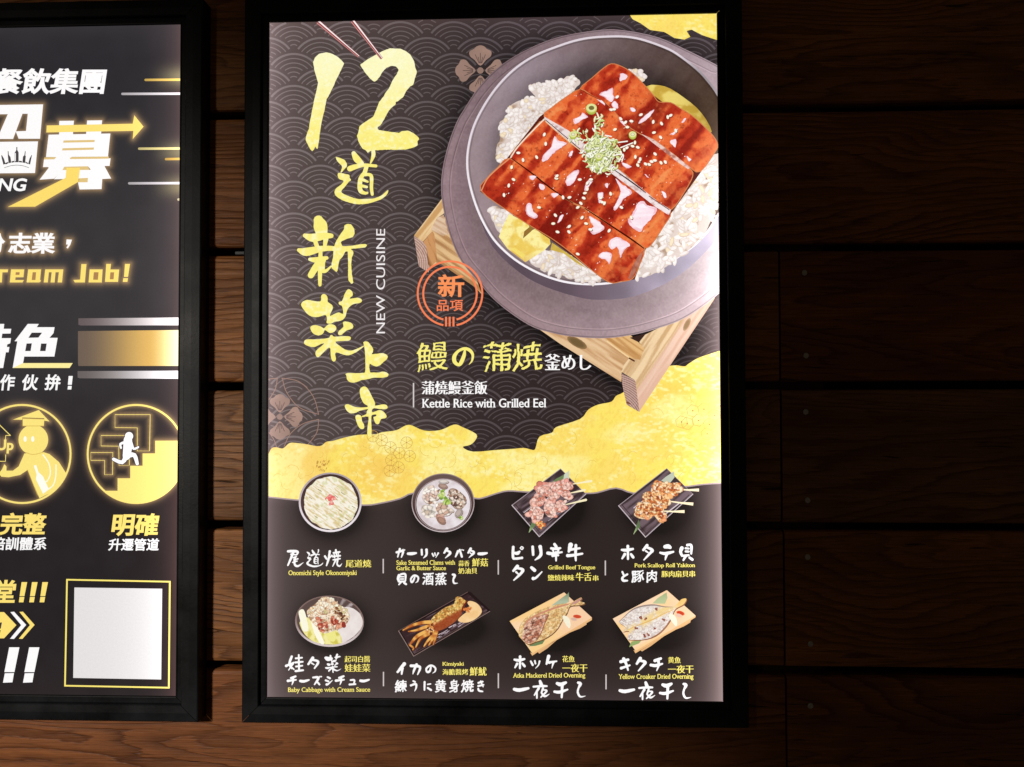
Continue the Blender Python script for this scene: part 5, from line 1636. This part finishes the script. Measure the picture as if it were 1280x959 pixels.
def reuse(V, F, x0, x1, y0, y1):
    """an already drawn brush character set again in white at another size"""
    LAYER['v'] = TOP + 170
    p = pic()
    P = np.concatenate(V)
    mn, mx = P[:, :2].min(0), P[:, :2].max(0)
    u = (P[:, :2] - mn) / (mx - mn)
    p.add(np.stack([x0 + u[:, 0] * (x1 - x0), y0 + u[:, 1] * (y1 - y0)], 1), F, WHT)
    done(p, 'lettering', MAIN, PM, SHEET)


reuse(DAO[0], DAO[1], 383.3, 404.3, 685.6, 708.2)
reuse(CAI[0], CAI[1], 405.8, 427, 816, 840.2)
HA = (350, 675, 9.846)
hand(*HA, [([(104, 130), (170, 128), (222, 136), (214, 168)], [34, 36, 32, 22]), ([(140, 166), (205, 174)], 20), ([(168, 140), (138, 220), (102, 302)], [34, 32, 20]), ([(204, 196), (168, 210)], 20), ([(172, 236), (224, 222)], 18), ([(162, 266), (214, 250)], 18), ([(192, 202), (184, 286), (224, 312), (292, 268)], [24, 28, 28, 6])])
hand(*HA, [([(556, 192), (576, 224)], [30, 24]), ([(616, 132), (602, 220), (576, 306)], [30, 30, 20]), ([(642, 182), (612, 214)], 20), ([(690, 116), (700, 180)], [26, 20]), ([(660, 150), (736, 140)], 22), ([(654, 196), (742, 186)], 24), ([(668, 160), (676, 212)], 16), ([(722, 150), (716, 208)], 16), ([(658, 236), (742, 222)], 20), ([(690, 236), (652, 316)], [26, 12]), ([(716, 230), (706, 290), (736, 314), (766, 282)], [22, 22, 22, 5])])
hand(350, 810, 9.846, [([(150, 94), (122, 180), (150, 238)], [34, 30, 26]), ([(82, 208), (176, 166)], [34, 20]), ([(166, 180), (112, 260)], [26, 14]), ([(150, 226), (178, 252)], 18), ([(236, 74), (240, 264)], [24, 24]), ([(200, 116), (276, 108)], [24, 22]), ([(196, 166), (286, 158)], [26, 22]), ([(204, 216), (280, 206)], [24, 20]), ([(198, 272), (290, 262)], [30, 24])])


# ------------------------------------------------------------------ recruitment poster artwork
GLOWPTS = []      # outline points that carry the printed golden glow
YEL = (254, 226, 120)


def glow(loop, sp=2.0):
    GLOWPTS.extend(resample(np.asarray(loop, float), sp).tolist())


ART = []           # (name, Pic)
LAYER['v'] = 3


def lp(name, polys, col, glowing=True, holes=()):
    p = pic()
    for q in polys:
        q = np.asarray(q, float)
        p.fill(q, col)
        if glowing:
            glow(q)
    ART.append((name, p))
    return p


def lt(text, x0, x1, y0, y1, col, bold, shear=.12, glowing=False, over=0):
    LAYER['v'] = 3 + over
    p = pic()
    ct = []
    line(p, text, x0, x1, y0, y1, col, bold=bold, shear=shear, contours=ct)
    if glowing:
        for c in ct:
            glow(c, 1.5)
    ART.append(('lettering', p))


HB = (.040, .034)
lt('餐飲集團', -8, 134, 85.3, 118, WHT, (.034, .026), .14)
A = lambda q: Z(0, 80, 9.785, q)
B = lambda q: Z(0, 160, 9.785, q)
C4 = lambda q: Z(0, 0, 4.0, q)
lp('lettering', [A([(-200, 505), (527, 495), (490, 915), (228, 915), (192, 825), (318, 820), (340, 610), (275, 610), (160, 918), (-60, 918), (0, 835), (95, 615), (-200, 618)]),
                 B([(-120, 172), (465, 165), (428, 552), (-140, 556)])], WHT)
LAYER['v'] = 8
DK = (74, 68, 70)
p = lp('crown_emblem', [B(q) for q in ([(180, 420), (180, 300), (190, 288), (200, 270), (200, 235), (212, 235), (212, 270), (222, 288), (228, 300), (228, 420)], [(95, 285), (104, 285), (108, 330), (124, 350), (130, 365), (138, 425), (105, 432), (98, 360)], [(306, 285), (314, 285), (310, 335), (316, 350), (308, 430), (274, 425), (282, 350), (298, 335)],
                                         [(15, 335), (25, 335), (48, 375), (68, 440), (42, 450), (22, 375)], [(392, 330), (385, 333), (362, 375), (345, 440), (368, 448), (382, 380)], [(66, 430), (98, 415), (102, 433), (70, 448)], [(142, 408), (176, 402), (176, 420), (142, 426)], [(232, 402), (268, 405), (270, 424), (232, 420)], [(312, 412), (343, 428), (343, 443), (314, 430)])], DK, False)
p.fill(B([(184, 310), (194, 305), (194, 405), (184, 410)]), WHT)
p.stroke(B([(55, 487), (130, 464), (210, 456), (290, 466), (352, 487)]), .6, DK)
lt('ING', -9, 34, 223, 239.2, WHT, (.030, .026), .2)
LAYER['v'] = 3
lp('lettering', [C4(q) for q in ([(297, 605), (370, 604), (367, 632), (295, 632)], [(436, 603), (511, 602), (508, 630), (433, 630)], [(297, 655), (366, 655), (365, 676), (295, 676)], [(432, 655), (507, 654), (505, 674), (430, 674)],
                                 [(243, 674), (552, 668), (540, 783), (230, 786)], [(280, 780), (362, 780), (330, 838), (240, 838)], [(220, 798), (553, 792), (548, 830), (215, 836)], [(248, 834), (330, 834), (270, 894), (198, 899)], [(440, 832), (522, 830), (556, 893), (492, 897)],
                                 [(322, 852), (515, 848), (512, 893), (300, 893)], [(428, 890), (512, 888), (508, 946), (398, 948), (390, 912), (428, 912)], [(310, 850), (350, 850), (335, 895), (270, 897)])], WHT)
LAYER['v'] = 20
SLIT = (226, 196, 130)
lp('lettering_slits', [C4(q) for q in ([(318, 703), (474, 700), (473, 711), (316, 714)], [(313, 742), (470, 738), (469, 749), (311, 753)], [(355, 786), (545, 783), (543, 794), (348, 796)], [(222, 788), (282, 786), (272, 797), (221, 798)], [(322, 834), (440, 832), (448, 850), (312, 851)], [(398, 892), (440, 890), (438, 912), (392, 912)])], SLIT, False)
LAYER['v'] = 30
lp('arrow', [C4([(234, 628), (664, 619), (672, 577), (718, 634), (664, 696), (667, 655), (232, 663)])], YEL)
lp('arrow', [[(83.3, 210), (100.2, 209.8), (98, 227.5), (44, 258.5), (10, 258.7), (82, 222.5)]], (254, 222, 112))
LAYER['v'] = 3
for x0, y, c in ((182, 100, (250, 208, 108)), (153, 117.5, (236, 228, 232)), (174, 186, (255, 236, 160)), (207.5, 199, (250, 200, 100)), (161.5, 229.3, (232, 224, 228)), (223, 249.5, (255, 240, 190))):
    p = pic()
    p.stroke([(x0, y), (226, y - .3)], 3.0, lambda xx, yy, c=c, x0=x0: mix(tuple(v * .72 for v in c), c, sm(x0, x0 + 30, xx)), smooth=0)
    ART.append(('light_streak', p))
lt('志業', 9.8, 69, 291, 317.2, WHT, (.036, .028), .06, True)
lt('份', -22, 6.6, 291, 317.2, WHT, (.036, .028), .06, True)
lp('lettering', [Z(0, 275, 9.785, [(815, 238), (880, 242), (862, 300), (830, 350), (812, 340), (832, 302), (808, 300)])], WHT)
LAYER['v'] = 3
J = lambda q: Z(0, 275, 9.785, q)
JB = lambda q: Z(0, 240, 4.0, q)
for q in (J([(-14, 605), (100, 605), (95, 640), (30, 642), (22, 765), (-30, 765)]), J([(135, 605), (297, 605), (287, 702), (190, 702), (187, 735), (292, 735), (275, 765), (120, 765)]), J([(345, 605), (503, 605), (490, 735), (500, 735), (495, 755), (480, 765), (325, 765)]),
          J([(553, 605), (775, 605), (758, 765), (705, 765), (720, 640), (680, 640), (668, 765), (618, 765), (632, 640), (598, 640), (585, 765), (535, 765)]), J([(995, 540), (1058, 540), (1038, 765), (915, 765), (898, 735), (980, 730)]), J([(1097, 605), (1255, 605), (1245, 765), (1083, 765)]),
          JB([(531, 360), (555, 360), (552, 388), (596, 388), (590, 450), (525, 450)]), JB([(625, 360), (650, 360), (640, 425), (620, 425)]), JB([(617, 431), (640, 431), (637, 450), (614, 450)])):
    lp('lettering', [q], YEL)
LAYER['v'] = 12
lp('lettering_counters', [J([(193, 640), (242, 640), (238, 672), (190, 672)]), J([(400, 640), (442, 640), (434, 735), (388, 735)]), J([(1148, 640), (1206, 640), (1198, 732), (1140, 732)]), JB([(552, 402), (571, 402), (568, 437), (549, 437)])], (176, 132, 84), False)
G = lambda q: Z(0, 395, 9.785, q)
LAYER['v'] = 3
lp('lettering', [G([(178, 310), (340, 98), (475, 98), (450, 138), (668, 138), (655, 210), (605, 268), (705, 268), (665, 497), (297, 497), (282, 577), (155, 637), (212, 310)]),
                 G([(-160, 98), (52, 98), (45, 158), (138, 158), (128, 215), (28, 217), (20, 272), (135, 272), (125, 335), (88, 350), (85, 380), (115, 380), (105, 445), (72, 445), (38, 637), (-160, 637)])], WHT, False)
LAYER['v'] = 8
HOLE = (58, 54, 56)
lp('lettering_counters', [G(q) for q in ([(388, 205), (515, 205), (470, 265), (347, 268)], [(325, 338), (390, 335), (375, 430), (308, 430)], [(503, 338), (572, 338), (557, 430), (490, 430)])], HOLE, False)
lp('underline_bar', [G([(282, 577), (890, 577), (850, 637), (155, 637)])], (254, 240, 158), False)
LAYER['v'] = 3
p = pic()
ramp_ = lambda a, b, g: (lambda x, y: mix(a, b, sm(98, 226, x) ** g))
p.field([(98, 398), (228, 397), (228, 406.7), (98, 407)], 4, ramp_((104, 92, 92), (255, 246, 246), .9))
p.field([(97.5, 414), (228, 412.6), (228, 457.5), (97.5, 457.6)], 4, lambda x, y: mix(mix((112, 96, 84), (214, 172, 96), sm(98, 190, x)), (255, 250, 190), sm(185, 226, x)))
p.field([(97, 464), (228, 463.5), (228, 473.6), (97, 473)], 4, ramp_((106, 98, 96), (255, 250, 252), .9))
ART.append(('gradient_bars', p))
for ch, a, b in (('作', 0, 19.2), ('伙', 27.5, 48), ('拚', 55.5, 76)):
    lt(ch, a, b, 468, 488.2, WHT, (.030, .024), .12)
LAYER['v'] = 3
lp('lettering', [G([(840, 735), (890, 735), (878, 842), (830, 842)]), G([(832, 856), (878, 856), (872, 900), (826, 900)])], WHT, False)
# round pictograms
N = lambda q: Z(0, 495, 5.565, q)
PG = (253, 230, 128)
for cx in (27.6, 170.2):
    LAYER['v'] = 3
    p = pic()
    E0 = ellipse(cx, 567.6, 60.6, 61.3, 0, 72)
    if cx > 100:
        E0 = ellipse(cx, 567.6, 60.6, 61.3, 0, 60, .55, 2 * math.pi - .47)
    p.stroke(E0, 2.4, PG, closed=cx < 100, smooth=0)
    GLOWPTS.extend(resample(E0, 1.5, cx < 100).tolist())
    ART.append(('pictogram_ring', p))
lp('graduate_pictogram', [N([(90, 165), (270, 98), (345, 178), (308, 172), (308, 155), (155, 150), (155, 166)]), N([(158, 158), (308, 163), (305, 207), (158, 207)]), ellipse(*N([(232, 305)])[0], 18.6, 18.9, 0, 30),
                          N([(170, 400), (300, 390), (345, 405), (410, 460), (458, 535), (420, 620), (350, 675), (275, 712), (240, 630), (192, 515), (140, 550), (60, 566), (10, 562), (-8, 540), (15, 510), (30, 475), (45, 490), (45, 520), (90, 520), (130, 490)])], PG)
LAYER['v'] = 14
p = pic()
for q in ([(158, 209), (305, 209)], [(158, 157), (307, 162)], [(175, 392), (230, 408), (300, 392)], [(192, 515), (222, 590), (262, 690)]):
    p.stroke(N(q), .7, (214, 176, 84), smooth=3)
ART.append(('pictogram_outlines', p))
p = pic()
for q in ([(175, 300)], [(228, 300)]):
    p.ell(*N(q)[0], 2.1, 3.6, 0, (255, 253, 236), None, 12)
ART.append(('pictogram_eyes', p))
p = pic()
p.fill(N([(235, 485), (252, 480), (268, 530), (300, 560), (340, 650), (300, 682), (250, 580), (255, 545)]), (255, 254, 240))
p.stroke(N([(300, 410), (340, 470), (350, 540), (330, 590), (310, 600)]), 1.5, (255, 253, 226))
p.stroke(N([(390, 480), (388, 560), (370, 620), (335, 650)]), 1.5, (255, 253, 226))
ART.append(('bottle_pictogram', p))
LAYER['v'] = 3
lt('Up', -4, 17, 549.5, 567, PG, (.036, .03), .05, True)
LAYER['v'] = 3
p = pic()
p.stroke(N([(-10, 195), (72, 275)]), 1.0, PG, smooth=0)
p.stroke(N([(72, 275), (40, 275), (38, 305)]), 1.0, PG, smooth=0)
p.stroke(N([(-10, 455), (38, 455), (40, 410)]), 1.0, PG, smooth=0)
for q in ([(800, 130), (1045, 130), (1040, 383), (955, 383), (955, 222), (800, 220)], [(703, 275), (900, 275), (900, 483), (828, 483), (826, 350), (703, 348)], [(632, 394), (785, 394), (783, 548), (728, 548), (728, 448), (632, 448)]):
    p.stroke(N(q), .8, PG, closed=True, smooth=0)
    glow(N(q), 3)
ART.append(('pictogram_lines', p))
LAYER['v'] = 6
st = N([(735, 660), (818, 660), (818, 573), (906, 573), (906, 486), (992, 486), (992, 400), (1080, 400), (1080, 312), (1275, 312), (1275, 520)])
lp('stairs_pictogram', [np.concatenate([np.array(st), ellipse(170.2, 567.6, 60.6, 61.3, 0, 24, .35, 2.31)])], PG)
LAYER['v'] = 12
p = pic()
for k, (xx, yy, l) in enumerate(((1130, 350, 26), (1145, 340, 34), (1165, 332, 44), (1188, 338, 38), (1205, 350, 26))):
    p.stroke(N([(xx, yy), (xx + (1165 - xx) * .25, yy + l)]), .8, (230, 214, 130), smooth=0)
run = [([(890, 305), (888, 360), (880, 420)], [10.5, 11, 9.5]), ([(872, 322), (838, 335), (842, 362)], [3.6, 3, 2.6]), ([(912, 325), (930, 368), (962, 356)], [3.6, 3, 2.4]), ([(880, 415), (850, 462), (790, 440)], [6, 5, 4]), ([(890, 415), (935, 412), (955, 472)], [6.4, 5.4, 4])]
hx, hy = N([(898, 280)])[0]
p.ell(hx, hy, 6.0, 6.0, 0, (70, 58, 58), None, 20)
for q, w in run:
    p.stroke(N(q), np.array(w) + 1.5, (70, 58, 58), smooth=3)
p.ell(hx, hy, 5.2, 5.2, 0, WHT, None, 20)
for q, w in run:
    p.stroke(N(q), w, WHT, smooth=3)
ART.append(('runner_pictogram', p))
lt('完整', -1.5, 58.3, 641, 669, YEL, (.036, .028), .12)
lt('培訓體系', -11, 58, 671.4, 688, WHT, (.026, .020), .10)
lt('明確', 139, 199.3, 641.6, 670.4, YEL, (.036, .028), .12)
lt('升遷管道', 135, 199, 673, 688.6, WHT, (.026, .020), .10)
lt('堂', -9, 20.5, 725, 753.6, YEL, (.034, .026), .12)
Q4 = lambda q: Z(0, 719, 4.0, q)
LAYER['v'] = 3
lp('lettering', [Q4(q) for dx in (0, 52, 104) for q in ([(108 + dx, 35), (136 + dx, 35), (122 + dx, 105), (98 + dx, 105)], [(98 + dx, 109), (122 + dx, 109), (117 + dx, 136), (94 + dx, 136)])], YEL, False)
lp('arrow', [Q4([(-160, 185), (20, 185), (82, 250), (20, 316), (-160, 316)])], YEL, False)
lp('arrow', [Q4([(52, 185), (70, 183), (131, 249), (70, 319), (50, 318), (106, 250)])], WHT, False)
lp('arrow', [Q4([(97, 184), (115, 183), (173, 249), (112, 319), (94, 318), (150, 250)])], YEL, False)
lp('lettering', [Q4(q) for dx in (0, 100) for q in ([(46 + dx, 361), (97 + dx, 361), (72 + dx, 485), (22 + dx, 485)], [(24 + dx, 491), (70 + dx, 490), (62 + dx, 536), (15 + dx, 538)])], WHT, False)
LAYER['v'] = 6
lp('lettering', [Q4([(-6, 238), (10, 236), (4, 268), (-6, 268)]), Q4([(-6, 276), (4, 275), (0, 290), (-6, 290)])], (70, 60, 60), False)
LAYER['v'] = 3
p = pic()
p.stroke(Q4([(335, 23), (849, 33), (844, 563), (325, 553)]), 2.8, (252, 232, 120), closed=True, smooth=0)
ART.append(('square_border', p))
lp('blank_square', [Q4([(372, 62), (811, 68), (806, 522), (366, 514)])], (228, 224, 224), False)

KD = KDTree(len(GLOWPTS))
for i, g in enumerate(GLOWPTS):
    KD.insert((g[0], g[1], 0), i)
KD.balance()


def leftbg(x, y):
    c = mix((44, 42, 45), (58, 55, 57), sm(60, 330, y))
    c = mix(c, (41, 36, 37), sm(400, 640, y))
    c = mix(c, (46, 44, 48), sm(110, 40, y) * .7)
    c = c + 5 * (fbm(x / 25, y / 25, 3, 2) - .5)[:, None]
    d = np.array([KD.find((a, b, 0))[2] if a > -30 else 99. for a, b in zip(x, y)])
    c = mix(c, (206, 164, 112), .64 * np.exp(-(d / 4.2) ** 1.4))
    # printed sheen at the root of the light streaks
    for yy in (96, 190, 233):
        c = mix(c, (168, 156, 112), .6 * np.exp(-((y - yy) / 13) ** 2) * sm(182, 228, x))
    return c


LC = np.array([[0, .905], [.6, .905], [0, 0], [.6, 0]])


def left_px(u, v):
    """photo pixel of a point of the left print (metres from its lower left corner)"""
    X = np.stack([LEFT.x0 + u * LEFT.ca - v * LEFT.sa, np.full_like(u, YP), LEFT.z0 + u * LEFT.sa + v * LEFT.ca], -1)
    d = (X - CAM) @ ROT
    return np.stack([640 + F_PX * d[..., 0] / d[..., 1], 479.5 - F_PX * d[..., 2] / d[..., 1]], -1)


us = np.concatenate([np.linspace(0, .34, 18)[:-1], np.linspace(.34, .6, 125)])
vs = np.linspace(0, .905, 400)
uu, vv = np.meshgrid(us, vs)
PX = left_px(uu.ravel(), vv.ravel())
p = Pic(0)
k = len(us)
p.add(PX, [(j * k + i, j * k + i + 1, (j + 1) * k + i + 1, (j + 1) * k + i) for j in range(len(vs) - 1) for i in range(k - 1)], leftbg(PX[:, 0], PX[:, 1]))
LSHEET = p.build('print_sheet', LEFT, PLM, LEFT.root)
for name, q in ART:
    q.build(name, LEFT, PLM, LSHEET)

bpy.data.objects.remove(_fo)
bpy.data.curves.remove(_fc)
